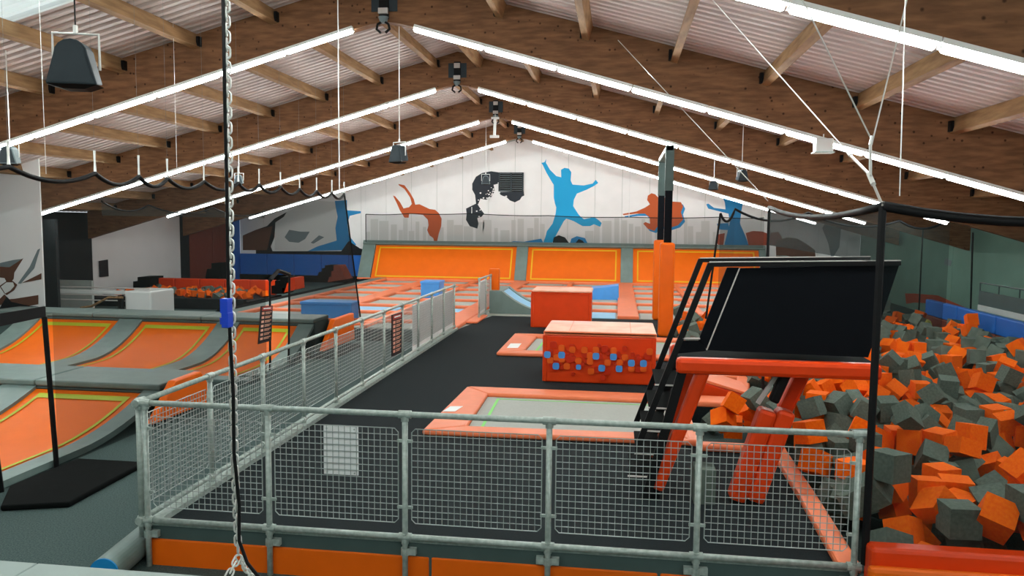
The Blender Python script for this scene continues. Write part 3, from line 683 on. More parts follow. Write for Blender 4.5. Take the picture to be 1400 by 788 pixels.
# deck trampolines
def deck_tramp(label, o, i, lab=None, sides='lrtb'):
    """o, i: outer and inner quads (bl, br, tr, tl) on the deck"""
    t = thing('deck_trampoline', label, 'trampoline')
    nm = 'btlr'
    for k,(a,b) in enumerate(((0,1),(1,2),(2,3),(3,0))):
        if 'brtl'[k] not in sides: continue
        P = [Vector((*o[a],.002)),Vector((*o[b],.002)),Vector((*i[b],.002)),Vector((*i[a],.002))]
        MB().prism(P,(0,0,.07)).build('frame_pad', salmon, t, bev=.025)
    MB().prism([(*p,.003) for p in i],(0,0,.012)).build('bed', bed_grey, t)
    c = Vector((sum(p[0] for p in i)/4,sum(p[1] for p in i)/4))
    q = [c+(Vector(p)-c)*.88 for p in i]; r_ = [c+(Vector(p)-c)*.85 for p in i]; mb = MB()
    for a,b in ((0,1),(1,2),(2,3),(3,0)): mb.prism([(*q[a],.017),(*q[b],.017),(*r_[b],.017),(*r_[a],.017)],(0,0,.003))
    mb.build('border_line', green_l, t)
    if lab:
        P = [at(x,y,'z',.075) for x,y in lab]
        MB().prism(P,(0,0,.004)).build('notice', sign_white, t)
    return t
def G(x,y): p = at(x,y,'z',0.0); return (p.x,p.y)
t = deck_tramp('large grey trampoline with salmon pads sunk in the deck behind the front rail',
   [(-2.35,9.12),(.95,9.2),(.93,11.75),(-2.3,11.75)], [(-1.85,9.42),(.7,9.5),(.7,11.3),(-1.9,11.3)],
   lab=[(605,563),(622,563),(633,556),(616,556)])
t = deck_tramp('smaller salmon-framed trampoline behind the large red box',
   [(-2.35,14.95),(1.7,14.95),(1.7,17.7),(-2.35,17.7)], [(-1.85,15.35),(1.35,15.35),(1.35,17.3),(-1.8,17.3)],
   lab=[(693,476),(708,476),(713,470),(698,470)])
# salmon kerb pads around the pit edge
def kerb(label, pts, w=.3, m=salmon, z=0, h=.08):
    t = thing('pit_edge_pad', label, 'pad')
    for (a,b) in zip(pts[:-1],pts[1:]):
        MB().beam((*a,z+h/2),(*b,z+h/2),w,h).build('pad', m, t, bev=.025)
    return t
kerb('salmon pad along the pit edge at the right end of the front rail',[(1.78,5.95),(1.83,7.5),(1.86,9.15)],.17)
kerb('salmon pad closing the pit notch in front of the tower legs',[(.95,9.1),(1.95,9.1)],.18)
kerb('salmon pad along the left side of the pit notch',[(.93,9.2),(.93,11.3)],.14)
kerb('salmon pad behind the pit notch, running towards the pit',[(.95,11.5),(2.1,11.45)],.45)
kerb('salmon pad along the pit edge beyond the tower',[(2.08,11.3),(1.95,12.3),(2.15,13.4)],.22)
kerb('broad salmon pads beside the pit behind the tower',[(2.0,13.3),(1.85,14.8),(2.0,16.8)],.5)
# red wedge behind the ladder
t = thing('wedge_mat','red wedge with worn pale top standing behind the tower ladder','mat')
MB().prism([(.95,13.2,0),(1.75,13.2,0),(1.75,13.2,.14),(.95,13.2,.42)],(0,1.1,0)).build('body', red_vinyl, t, bev=.02)
MB().prism([(.94,13.18,.42),(1.76,13.18,.14),(1.76,13.18,.18),(.94,13.18,.47)],(0,1.14,0)).build('top_pad', cream_top, t, bev=.01)
t = thing('wedge_mat','low red and salmon wedge mat lying at the pit edge under the tower','mat')
MB().prism([(1.1,11.9,0),(2.0,11.9,0),(2.0,11.9,.05),(1.1,11.9,.3)],(0,.9,0)).build('body', red_vinyl, t, bev=.02)
MB().prism([(1.09,11.88,.3),(2.02,11.88,.05),(2.02,11.88,.09),(1.09,11.88,.35)],(0,.94,0)).build('top_pad', salmon, t, bev=.01)
# goal-like padded posts
t = thing('padded_goal_frame','tall grey steel frame with orange padded feet beyond the large red box','frame')
for (X,Y) in ((1.12,18.4),(1.12,21.6)):
    ztp = 4.42 if Y < 20 else 4.42
    MB().box((X-.085,Y-.06,2.1),(X+.085,Y+.06,ztp)).build('upright', black_pnl, t)
    MB().box((X-.17,Y-.13,0),(X+.17,Y+.13,2.2)).build('foot_pad', orange_vinyl, t, bev=.05)
    MB().box((X-.095,Y-.07,3.4),(X+.095,Y+.07,ztp)).build('upright_cover', grey_dark, t)
MB().box((1.03,18.33,4.3),(1.21,21.67,4.44)).build('crossbar', grey_pad, t, bev=.02)
# grey block standing behind the front rail
t = thing('foam_block','grey foam block standing on the deck behind the fifth rail post','block')
a = at(948,690,'z',0); 
MB().box((a.x,a.y,0),(a.x+.2,a.y+.25,.34)).build('body', foam_g, t, bev=.01)
t['label'] = 'grey foam block standing alone on the black deck behind the front rail'
# ================================================================== JUMP TOWER
YN, YF = 7.3, 8.15
T = thing('jump_tower','black-sided jump tower on red padded legs leaning over the foam pit','tower')
def N(x,y,Y=YN): return at(x,y,'y',Y)
# platform
a = N(925,489); b = N(1206,493)
zp = a.z
MB().box((a.x,YN-.05,zp-.15),(b.x,YN+.1,zp)).build('front_edge_pad', red_vinyl, T, bev=.04)
MB().box((a.x,YF-.1,zp-.15),(b.x,YF+.05,zp)).build('rear_edge_pad', red_vinyl, T, bev=.04)
MB().box((a.x+.03,YN+.08,zp-.1),(b.x-.03,YF-.08,zp-.01)).build('platform', black_mat, T)
# panels
nearP = [(967,479),(1012,367),(1230,361),(1187,489)]
def offs(P, Y): return [N(x,y) for x,y in P]
P = [N(x,y) for x,y in nearP]
MB().prism(P,(0,.02,0)).build('side_panel', black_pnl, T)
MB().prism([Vector((p.x+(.34 if i in (0,1) else 0),YF,p.z)) for i,p in enumerate(P)],(0,.02,0)).build('side_panel', black_pnl, T)
e = MB(); e.prism([P[0]+Vector((-.012,-.004,0)),P[0]+Vector((.0,-.004,0)),P[1]+Vector((.0,-.004,0)),P[1]+Vector((-.012,-.004,0))],(0,.024,0))
e.build('pale_edge', pale_edge, T)
for Y in (YN,YF):
    dy = Y-YN
    A = Vector((N(970,362).x,Y,N(970,362).z)); B = Vector((N(1231,360).x,Y,N(1231,360).z)); Cc = Vector((N(872,610).x,Y,N(872,610).z))
    MB().beam(A,B,.035,.04).build('top_rail', black, T)
    MB().beam(A+Vector((0,0,.024)),B+Vector((0,0,.024)),.036,.008).build('rail_edge', pale_edge, T)
    MB().beam(A+Vector((.01,0,.01)),Cc,.03,.055,up=(1,0,.4)).build('handrail', black, T)
    if Y == YF: continue
    q = [N(994,366),N(1011,366),N(968,479),N(955,466)]
    MB().prism([Vector((p.x,Y+.002,p.z)) for p in q],(0,.022,0)).build('window_post', black_pnl, T)
    q = [N(930,466),N(958,466),N(967,480),N(925,484)]
    MB().prism([Vector((p.x,Y+.002,p.z)) for p in q],(0,.022,0)).build('window_sill', black_pnl, T)
    MB().beam(Vector((N(933,463).x,Y,N(933,463).z)),Vector((N(957,463).x,Y,N(957,463).z)),.03,.012).build('sill_edge', pale_edge, T)
    # stringer of the ladder
a1 = N(936,496); a2 = at(880,690,'z',0)
for Y in (YN,YF): MB().beam(Vector((a1.x,Y,a1.z)),Vector((a2.x+.02,Y,.0)),.035,.085,up=(1,0,.4)).build('stringer', black, T)
nt_ = 6
for i in range(1,nt_):
    u = i/nt_; X = a1.x+(a2.x-a1.x)*u; Z = a1.z*(1-u)
    MB().box((X-.2,YN+.02,Z-.02),(X+.04,YF-.02,Z)).build('tread', black_mat, T)
    MB().box((X-.21,YN+.0,Z-.006),(X+.05,YN+.02,Z+.006)).build('tread_edge', pale_edge, T)
# padded legs
def leg(p, q, w, h, name='leg', m=red_vinyl):
    o = MB().beam(p,q,w,h,up=(0,1,0)).build(name, m, T, bev=min(w,h)*.22); return o
leg(N(963,502,YN+.06), Vector((N(898,655,YN+.06).x,YN+.06,.1)), .125,.13)
leg(N(963,502,YN+.06)+Vector((0,YF-YN-.12,0)), Vector((N(898,655,YN+.06).x,YF-.06,.1)), .125,.13)
Lr = N(1018,683,YN+.1); Lm = N(1062,560,YN+.1)
for dx in (-.083,.083): leg(Lm+Vector((dx,0,0)), Lr+Vector((dx,0,0)), .16,.2,'leg_pad')
leg(N(1078,503,YN+.15), Lm+Vector((-.03,.04,.06)), .09,.1,'leg', black)
leg(N(1100,503,YF-.05), N(1071,562,YF-.05), .15,.15,'leg')
leg(N(1071,562,YF-.05), Vector((N(1022,662,YF-.05).x,YF-.05,.05)), .15,.15,'leg')
MB().beam(N(1068,503,YN+.2), N(1036,552,YN+.2), .03,.04).build('brace', pale_edge, T)
# steel feet down to the deck
for p in (Vector((N(898,655,YN+.1).x-.02,YN+.1,0)), Vector((N(898,655,YN+.1).x-.02,YF-.1,0))):
    MB().box((p.x-.05,p.y-.05,0),(p.x+.05,p.y+.05,.2)).build('foot', black, T)
for dy in (0,): MB().box((Lr.x-.14,Lr.y-.07+dy,0),(Lr.x+.1,Lr.y+.07+dy,max(.05,Lr.z))).build('foot', black, T)
# ================================================================== FOAM PIT
tag(MB().box((.95,5.84,-.9),(7.7,20.3,-.62)).build('pit_floor', dark_wall), kind='structure')
tag(MB().box((1.83,5.66,-.8),(7.7,5.82,.33)).build('pit_front_pad', red_vinyl, bev=.03), 'red padded top of the front wall of the foam pit', 'pad')
tag(MB().box((1.8,5.57,-.9),(7.7,5.655,at(1180,777,'y',5.57).z)).build('pit_front_pad', orange_vinyl, bev=.03), 'bright orange padded strip below the red pit wall pad', 'pad')
tag(MB().box((1.4,20.2,-.5),(7.7,20.5,.05)).build('pit_far_kerb', grey_pad, bev=.03), 'grey kerb at the far end of the foam pit', 'kerb')
# side wall pads (blue above maroon)
for i in range(8):
    y0 = 5.84+i*1.84
    tag(MB().box((7.63,y0,.45),(7.78,y0+1.82,.82)).build('wall_pad', dblue, bev=.02), f'blue padded panel on top of the low right-hand pit wall, {ORD[i]} from the front', 'pad', 'blue pads of the low right pit wall')
    tag(MB().box((7.63,y0,-.62),(7.75,y0+1.82,.44)).build('wall_pad', maroon, bev=.02), f'maroon padded panel of the low right-hand pit wall, {ORD[i]} from the front', 'pad', 'maroon pads of the low right pit wall')
FD = [
# each cube: x, y, z in cm, three turns in degrees, kind
208,602,-2,-2,-169,-93,3,362,595,0,-79,-32,-165,4,416,596,1,60,147,69,0,670,624,1,146,-3,-124,0,699,624,-11,0,180,-15,5,254,676,0,61,135,157,5,368,666,3,-135,127,-136,1,413,679,-8,-86,-151,-74,6,555,682,-14,-125,-100,-111,4,563,709,-8,103,-89,11,4,614,677,-1,3,-54,-34,3,712,696,-8,-97,-63,133,1,
279,737,-11,-95,148,4,3,565,741,-8,90,0,-19,2,619,728,1,101,30,-47,5,644,738,-1,44,-72,-149,1,207,755,-13,77,-141,-136,6,230,760,-1,156,-81,2,5,308,777,1,82,-101,-34,3,332,773,-3,151,50,-94,3,363,778,-5,63,144,36,6,531,766,3,-29,-63,-7,0,284,785,-1,140,-20,116,7,367,802,1,-46,23,-15,2,
650,803,-9,120,-81,-35,6,356,829,0,-19,-96,9,4,563,815,-8,-165,-58,-79,5,347,864,0,168,-40,-43,4,416,874,1,-156,93,122,6,584,881,-5,157,-85,-16,6,610,878,-1,-171,-84,-38,1,498,908,-8,163,148,67,6,585,906,-1,155,34,-105,3,662,898,-3,-162,147,-168,2,264,913,1,79,96,-4,3,191,963,-1,36,74,-150,1,
389,967,0,-174,142,-35,2,363,990,2,170,96,-42,5,152,1018,1,-10,100,-110,3,185,1033,-2,117,-134,-48,1,575,1031,-4,-17,-65,36,4,188,1059,0,-46,60,-15,5,654,1052,-10,-165,60,105,6,677,1037,-5,107,4,-12,2,738,1061,-2,-123,-84,-79,7,216,1086,0,-68,-114,8,3,439,1083,2,23,38,157,5,513,1100,1,3,90,-9,2,
575,1076,-3,-24,-41,-141,1,225,1114,9,-126,168,-23,0,505,1126,-1,-151,-125,-109,1,573,1141,-1,115,147,77,2,710,1101,1,101,-117,-145,0,388,1151,2,6,47,139,0,483,1155,1,-111,-97,-32,3,535,1146,-3,-45,-90,-65,2,541,1175,-4,96,177,119,4,690,1196,-8,-21,90,-44,3,723,1210,-2,34,81,-24,4,603,1215,-1,-90,0,-91,7,
664,1223,-4,1,13,-177,5,647,1243,-5,2,-90,-176,4,466,1280,-1,-97,-155,-170,7,225,1358,18,-131,108,176,1,489,1352,0,-164,53,-34,5,681,1358,1,-88,-8,-7,3,372,1389,-1,170,134,-57,2,401,1389,-4,8,-128,155,7,515,1401,-6,-89,-59,86,1,229,1406,6,-3,-17,-38,6,235,1431,-10,-139,46,-59,0,599,1456,-2,40,48,-104,7,
613,1489,-11,-100,44,4,0,351,1522,-2,-127,-106,-14,5,425,1501,0,-7,91,145,3,533,1508,1,26,168,-91,1,372,1548,3,173,-84,-142,3,578,1539,-1,-79,-90,-15,3,225,1567,-2,0,-5,-90,5,484,1582,-1,0,0,33,2,653,1573,3,-168,15,-179,2,662,1595,-13,59,-166,-15,4,329,1637,3,-110,155,79,4,434,1647,-8,32,-90,-18,7,
504,1636,-3,66,-85,-110,7,215,1689,19,65,92,72,5,422,1671,-12,133,-99,95,5,464,1660,-17,-179,176,128,2,190,1703,-10,-99,-90,63,1,427,1706,-1,-25,159,-136,6,210,1733,1,85,81,10,2,518,1739,4,64,-154,7,4,164,1762,-2,75,142,-152,7,538,1784,-1,-113,-90,35,7,592,1792,0,-41,-80,-18,5,171,1799,-1,-8,-62,-159,7,
566,1811,-4,54,-40,-16,4,200,1850,0,118,-74,141,5,300,1846,-1,-6,-66,-84,3,576,1835,-2,155,-62,-13,5,625,1852,-6,104,116,17,2,653,1844,0,0,-136,94,7,717,1829,-1,65,-13,113,1,172,1879,1,-30,-110,-140,6,195,1875,-2,25,126,-139,7,295,1874,-2,140,139,-10,6,606,1879,-2,10,90,169,5,633,1883,4,-164,62,-141,5,
700,1853,-6,178,5,-63,2,266,1889,-1,-105,-90,50,1,309,1896,-2,84,138,-170,3,374,1915,-15,130,60,-33,1,525,1906,-1,18,90,115,2,593,1912,0,37,-180,135,2,307,1928,0,-53,-96,-61,0,716,1927,-1,-18,-90,-91,0,156,1981,-17,-68,30,-169,2,229,1967,-2,-13,-76,-136,2,372,1968,-1,32,31,156,2,548,1960,-1,-52,-90,-49,6,
663,1980,-1,174,157,-155,3,283,2008,-1,69,84,128,3,352,2008,-1,73,-14,-18,0,403,2009,0,-65,-90,-114,5,206,597,21,-68,150,-64,2,339,597,21,-179,-7,135,5,389,592,1,-4,90,86,7,416,624,2,-81,115,-58,5,453,603,22,-135,-162,-130,1,475,604,23,120,74,-140,5,497,596,15,161,113,-165,0,546,596,23,177,75,38,5,
691,596,24,-101,167,92,0,715,596,22,91,0,90,2,745,599,15,143,-141,-68,2,273,634,20,71,105,131,6,337,639,21,153,-20,170,5,449,638,22,-44,149,78,3,476,632,24,-44,55,95,1,509,635,20,30,90,-71,0,535,625,10,77,52,-106,7,580,623,22,-57,-90,-32,0,602,621,16,4,84,142,4,626,621,8,-150,-70,-107,6,
684,644,9,115,37,91,2,281,667,21,-45,90,100,4,361,655,24,-97,-54,129,1,405,659,-3,24,40,-157,0,433,676,15,-162,-150,34,7,469,658,17,-146,-102,-39,6,559,688,11,-81,-22,-125,5,564,648,23,-94,-19,20,1,619,648,2,34,-9,83,3,665,670,23,-10,114,-33,5,211,695,21,104,160,4,4,245,710,17,-88,-155,111,7,
274,704,21,-58,-90,-101,4,339,695,22,84,-152,-85,7,361,691,19,-89,62,100,2,388,693,16,80,159,-9,1,450,711,20,-9,-59,168,6,477,702,17,155,140,126,6,578,706,11,-85,116,64,0,582,678,-8,63,-9,-126,5,614,675,22,41,68,-147,6,690,705,7,45,-13,-81,5,714,693,15,45,72,-24,6,734,677,0,-147,-57,-91,2,
213,719,22,-147,119,37,0,299,739,1,-8,149,5,1,363,720,6,-168,-119,-108,1,388,719,22,92,5,-9,1,418,731,24,-159,11,-14,1,444,734,8,31,-90,49,1,513,744,19,-45,-97,1,3,543,743,20,0,180,-1,3,604,699,2,112,130,175,6,644,717,19,-158,-3,5,0,669,719,18,67,169,23,7,738,714,-6,21,127,-51,7,
206,750,7,-117,71,157,4,227,757,23,30,26,110,2,254,757,13,-13,4,107,5,314,778,24,-49,-92,-48,6,352,760,-3,-33,-171,40,6,454,757,20,90,0,75,7,475,757,18,82,87,80,6,502,766,18,151,-159,63,5,531,768,26,-40,87,151,0,566,764,2,-37,26,-118,6,689,763,23,-144,-70,167,5,203,807,22,100,65,-125,3,
254,819,20,4,7,-160,6,310,803,15,0,180,-76,6,338,797,24,-118,111,144,0,384,801,22,118,-104,104,7,415,796,20,149,107,121,0,483,785,15,90,7,-59,0,508,794,25,88,94,-125,4,530,792,24,-79,101,91,7,593,777,9,47,-52,4,3,652,825,4,119,0,-138,3,671,806,18,-96,-161,-139,7,716,816,22,52,-161,88,7,
745,790,13,-91,142,36,0,209,831,20,-71,133,111,6,235,840,25,-65,90,-55,4,275,838,13,60,131,2,0,324,834,21,-151,115,-116,2,351,825,23,-120,44,105,2,451,831,22,10,36,104,6,477,836,23,-81,-133,-29,5,539,815,15,109,107,151,7,560,806,11,169,-131,35,4,588,819,1,-77,-83,-100,0,644,855,21,4,-171,59,0,
675,838,22,135,-49,70,0,704,835,20,-13,90,-92,0,744,817,20,-112,56,39,0,206,855,23,113,-101,-140,4,256,866,18,153,157,-119,7,303,855,15,-42,-90,41,7,324,857,22,-88,122,-140,5,403,878,23,56,138,171,2,495,880,6,-90,135,45,4,586,884,14,59,177,79,4,595,854,2,-49,-71,127,5,632,880,18,115,149,-130,7,
217,910,16,-51,-89,135,3,240,887,19,-63,-90,69,4,264,891,20,-73,-66,112,7,347,898,21,0,0,179,6,420,903,24,79,68,-58,7,467,888,23,8,-43,96,2,499,910,15,-64,176,145,1,537,920,16,24,113,-78,6,592,909,22,-58,-92,-119,6,612,907,17,90,0,89,3,638,903,21,-133,-90,11,4,682,914,-17,169,85,-159,5,
206,939,20,-116,-52,-51,4,241,909,3,175,-111,82,6,292,922,-15,-49,25,-72,0,324,928,23,99,33,82,5,389,943,14,-65,-28,-91,7,511,932,14,145,89,-17,4,538,941,22,172,-173,-1,7,563,935,23,107,19,-9,5,616,936,25,165,131,158,4,665,936,22,99,-74,108,7,690,946,-9,-82,11,-166,4,745,928,22,-152,162,-112,3,
238,962,21,-55,145,-41,3,288,953,17,143,126,-158,3,316,952,24,2,56,64,0,339,957,23,-59,-131,-83,4,369,967,14,144,-23,-93,6,410,961,21,60,75,-170,6,441,963,22,-112,-56,-62,5,135,986,18,-59,-146,40,3,227,989,20,-175,0,4,7,361,1017,13,-124,-45,-41,4,469,987,20,-7,-43,-79,6,571,983,22,-136,-75,164,0,
670,984,24,0,0,171,3,745,979,21,7,39,-10,5,178,1030,20,134,-155,118,1,200,1010,22,27,119,25,6,240,1032,1,179,4,-9,1,308,1032,23,-44,98,118,5,329,1035,21,-131,63,36,5,405,1026,23,-105,-107,108,5,542,1025,20,35,90,67,6,583,1008,15,112,17,-109,4,609,1004,22,79,83,82,1,651,1009,20,-68,-31,-9,5,
676,1010,26,-90,0,7,6,700,1015,22,168,98,-53,6,191,1063,21,-104,-22,-75,5,213,1036,16,25,144,163,1,237,1065,24,-112,90,11,6,305,1057,25,59,135,90,5,330,1060,21,30,75,-50,5,409,1068,1,-5,-4,-48,3,433,1036,16,64,-59,-94,3,527,1050,14,-89,166,-67,0,553,1059,23,121,158,-37,0,678,1035,18,38,-24,-117,4,
135,1091,-12,-46,-34,-90,2,215,1087,24,-64,-46,-12,2,276,1099,15,14,-37,-59,1,299,1084,11,77,86,-67,7,340,1111,24,-28,-52,-56,0,370,1103,15,162,-176,26,1,400,1097,22,-75,102,-71,3,434,1085,27,99,31,-15,4,461,1059,10,-34,-123,87,5,512,1105,24,146,-69,-134,7,539,1088,17,99,-152,22,7,642,1076,3,-65,63,-91,6,
677,1058,20,148,-114,-44,7,711,1073,12,-48,49,-62,7,746,1076,22,80,-147,19,1,378,1125,23,-40,28,-164,4,486,1088,7,-157,68,57,3,508,1131,22,137,89,93,7,659,1095,-5,18,1,57,7,714,1124,2,66,-95,105,3,746,1130,16,42,123,45,5,306,1156,22,-86,-85,-115,6,332,1164,24,87,-10,0,4,367,1155,24,38,128,126,3,
413,1146,3,-144,-85,63,0,450,1125,23,-98,6,-143,2,479,1131,13,-168,-6,-109,1,506,1155,20,-58,-158,-178,3,532,1145,20,-47,83,154,2,593,1162,-2,-7,131,-13,4,632,1162,10,-169,56,51,6,669,1136,21,85,-85,-89,3,692,1129,17,-101,164,-142,6,283,1200,23,114,-10,118,4,342,1187,25,81,-102,1,3,508,1190,23,-149,-38,13,5,
640,1192,20,-164,-106,-106,7,723,1183,-9,-135,-164,133,3,255,1221,24,16,99,-156,0,281,1222,21,59,-95,-84,5,401,1226,-3,28,53,-141,1,433,1220,2,115,-94,-37,1,509,1217,24,-46,138,23,1,544,1210,7,0,0,128,5,575,1224,22,-149,111,-169,6,599,1213,22,-40,132,47,1,630,1213,13,92,116,-130,2,655,1221,17,-78,-123,103,2,
279,1246,27,-32,90,64,5,302,1246,23,6,59,-64,4,331,1243,21,79,39,-141,4,381,1249,21,-84,165,3,5,406,1253,23,-94,-144,169,1,438,1244,16,102,159,-53,4,561,1253,21,-144,-58,-38,4,624,1243,19,92,1,65,4,691,1280,-3,0,-71,-67,1,710,1249,24,-67,174,20,7,233,1297,2,-54,-6,-114,0,283,1294,20,-42,124,127,3,
306,1297,22,-85,-88,93,0,414,1282,22,132,-8,166,3,439,1279,22,129,43,63,2,466,1276,23,-11,-99,-49,5,577,1292,19,-40,176,10,6,713,1295,22,-83,26,-51,1,740,1285,23,92,-104,159,3,383,1318,24,-64,113,-171,7,422,1308,5,-177,72,51,6,481,1325,20,-24,126,26,2,507,1327,22,-133,125,-172,2,537,1325,23,-96,-135,45,3,
564,1337,-14,101,112,-139,5,613,1333,14,-127,76,-93,7,636,1337,15,-162,-17,119,3,671,1335,18,-116,149,-143,1,712,1318,15,53,145,-114,6,375,1339,22,-84,0,-92,5,409,1332,22,-49,136,-88,6,441,1335,20,-84,56,80,1,510,1351,0,-102,-1,-91,7,554,1369,-9,106,9,-6,0,602,1362,24,19,74,-4,5,637,1364,20,-9,-16,-7,1,
661,1356,20,176,84,83,7,727,1358,16,-51,3,137,2,277,1372,17,-92,-123,3,4,312,1381,22,148,-173,42,4,367,1368,18,-148,-6,1,0,401,1385,19,161,0,-63,2,445,1370,4,120,131,-167,1,519,1409,16,126,34,-100,1,547,1410,8,150,9,-7,7,613,1387,22,100,60,-146,3,645,1393,20,-91,9,-120,3,679,1387,22,-90,0,-56,6,
710,1391,23,49,-7,28,4,268,1432,-4,-91,-104,-2,3,316,1406,22,4,151,53,0,346,1401,18,-149,4,-11,7,377,1411,15,155,-164,-127,6,404,1418,19,-21,-4,-21,2,455,1405,2,33,-89,-175,7,478,1420,22,60,-90,-65,7,498,1433,24,-104,90,76,0,653,1424,23,48,145,-38,6,234,1454,26,5,-97,5,2,357,1433,24,-15,109,176,3,
387,1441,24,-174,-58,148,2,417,1458,23,-67,110,29,7,480,1455,22,-156,130,106,0,508,1456,22,15,-90,74,3,535,1459,22,-178,41,20,0,591,1457,20,32,108,22,3,628,1467,-3,-27,-88,139,1,672,1450,21,-110,139,-78,4,702,1441,15,173,64,-119,6,746,1440,21,-1,78,96,4,221,1475,46,-157,152,63,2,324,1503,2,169,83,-111,1,
357,1496,12,0,-180,77,7,377,1474,19,-145,84,-125,4,449,1482,22,90,0,-1,0,505,1485,24,-166,172,107,1,528,1482,21,167,23,-31,5,556,1500,23,-174,-154,-63,5,625,1493,12,79,164,-76,4,679,1488,17,140,63,-149,0,229,1520,7,61,54,-79,7,265,1508,14,14,-33,-165,5,346,1526,22,-165,77,-99,7,373,1521,17,-29,150,98,0,
451,1506,22,3,-80,-57,0,477,1512,24,90,0,-101,2,498,1535,12,-93,60,179,3,530,1538,-1,-30,168,-92,2,582,1518,22,0,-180,-16,3,613,1515,20,141,-120,128,1,641,1517,24,11,-90,-86,7,675,1516,23,70,-134,-37,0,712,1521,25,34,-178,-67,7,742,1507,22,-71,-86,168,0,237,1574,25,105,-96,154,0,254,1536,4,-22,77,-25,1,
364,1543,25,-90,0,-3,4,397,1538,-1,-70,9,-58,7,419,1540,16,-10,-140,-4,3,548,1569,22,156,177,-26,1,586,1562,-1,127,-61,117,1,606,1540,15,-99,-17,-11,1,652,1543,22,89,-73,18,1,677,1544,24,-76,-27,-45,0,229,1598,18,-50,-63,155,1,377,1574,19,21,-85,156,2,398,1575,24,-87,12,-24,6,450,1558,20,-162,6,-6,0,
484,1582,22,-147,-41,-103,2,598,1585,-1,103,19,61,5,623,1562,20,50,102,-60,4,673,1589,13,22,30,74,2,697,1578,21,176,-152,20,4,326,1608,21,-77,28,67,3,374,1599,22,101,10,-12,0,482,1610,-1,68,124,-37,1,511,1615,22,-180,87,-170,3,536,1616,22,-33,-82,-116,0,561,1613,20,62,-123,-119,2,638,1592,3,-35,-156,-62,4,
689,1617,12,-67,34,-129,4,258,1663,20,-158,170,-155,6,355,1633,-2,69,-5,173,0,380,1625,0,156,-4,170,6,475,1639,13,-35,-90,-78,2,503,1636,20,-38,-76,-17,6,524,1660,-8,-134,179,89,6,589,1656,-6,-85,28,20,4,645,1659,15,-71,105,124,7,682,1638,22,-170,-145,-154,6,709,1647,23,96,0,93,4,214,1713,30,-8,79,61,2,
241,1700,20,86,143,172,6,284,1677,12,-73,86,-70,1,363,1689,14,0,-180,77,5,380,1680,15,122,174,-108,6,442,1680,-5,26,-160,45,1,579,1684,20,-121,82,-63,3,606,1694,14,-107,-91,-61,0,643,1684,21,14,-170,-33,3,671,1683,20,-48,-177,-111,4,278,1702,24,159,155,75,0,308,1704,21,134,108,-89,5,333,1721,22,85,-2,16,3,
368,1717,22,104,-97,-118,2,398,1707,21,-174,25,62,4,492,1712,15,-13,59,-81,3,520,1713,25,80,153,81,4,551,1705,12,4,14,147,6,578,1707,24,-28,-48,96,1,601,1719,14,115,-168,-12,3,627,1712,23,38,-112,-145,4,167,1725,-1,-14,41,-121,3,278,1758,23,97,0,169,6,303,1727,26,-142,-69,-147,0,331,1744,16,141,-79,81,4,
355,1739,22,70,-84,45,2,395,1738,24,23,-20,-14,6,487,1738,19,-70,3,11,2,547,1760,-10,76,44,171,1,590,1741,6,-119,104,-50,5,620,1742,8,76,-134,-57,3,644,1733,24,41,-145,-55,0,154,1747,13,-74,-77,-36,0,183,1748,-1,165,-119,52,7,281,1778,22,9,-90,70,3,448,1758,-10,143,2,-76,5,488,1765,22,-26,-90,36,1,
542,1787,22,81,-90,35,2,568,1786,1,-56,102,-15,3,598,1767,0,87,0,-73,1,698,1744,-10,-128,-40,148,7,723,1756,18,116,-82,-32,0,155,1780,8,137,-82,138,6,192,1802,9,156,-100,-35,0,215,1797,22,-60,114,-114,2,326,1805,16,-12,-90,97,4,353,1808,21,-64,-111,43,4,390,1801,16,-46,36,167,1,407,1827,16,-58,117,-156,6,
443,1803,25,54,-33,-60,0,544,1830,13,64,66,-41,7,569,1815,18,-77,82,-84,1,612,1811,0,102,19,34,2,722,1788,22,95,69,-173,2,247,1829,-4,25,19,108,1,332,1830,22,137,124,149,2,355,1838,18,156,-87,-100,7,381,1839,17,48,135,64,2,464,1849,27,23,90,18,4,551,1848,-1,-11,18,3,1,636,1819,8,-157,13,-141,0,
680,1823,13,-130,-148,21,0,723,1827,22,-52,-84,-63,2,174,1858,22,14,-9,-93,2,242,1871,24,2,10,-171,0,293,1867,20,144,140,93,1,323,1855,20,-177,-156,-51,6,353,1865,22,131,90,20,6,383,1866,24,-88,95,74,4,417,1878,15,136,90,21,6,473,1870,9,160,95,-71,4,499,1863,24,-118,40,-102,3,540,1878,20,27,91,17,1,
577,1888,-6,165,5,49,5,608,1881,22,61,90,1,3,653,1861,10,-166,-8,-48,6,675,1865,28,55,164,173,0,710,1853,13,15,-68,-96,6,232,1902,22,25,83,61,3,258,1918,-1,-103,24,107,6,283,1909,9,2,-87,-27,4,430,1900,19,59,-140,29,7,452,1898,20,-158,-81,-22,0,477,1893,24,160,-133,59,1,521,1897,22,38,90,101,3,
566,1914,6,90,31,-9,0,624,1911,18,60,17,51,3,648,1904,13,165,-129,-59,0,677,1894,24,-92,-5,139,3,730,1868,13,-97,-73,-150,1,151,1937,19,84,3,90,1,218,1938,15,161,-134,-15,7,250,1947,22,86,58,115,7,274,1940,22,163,-76,29,0,298,1932,22,-70,83,-10,5,342,1932,20,-103,149,34,6,374,1920,8,75,69,-33,7,
425,1935,18,0,-92,-128,1,453,1921,21,21,-105,145,5,549,1940,10,-74,132,39,7,572,1933,23,40,52,42,7,608,1938,22,-17,69,134,2,634,1959,22,-22,96,-165,2,721,1953,-3,-30,58,46,5,743,1893,-17,-106,60,-166,3,176,1984,-6,-119,34,-175,6,228,1957,22,-99,-92,-30,0,286,1960,22,104,90,-11,3,323,1966,22,-147,-93,-175,3,
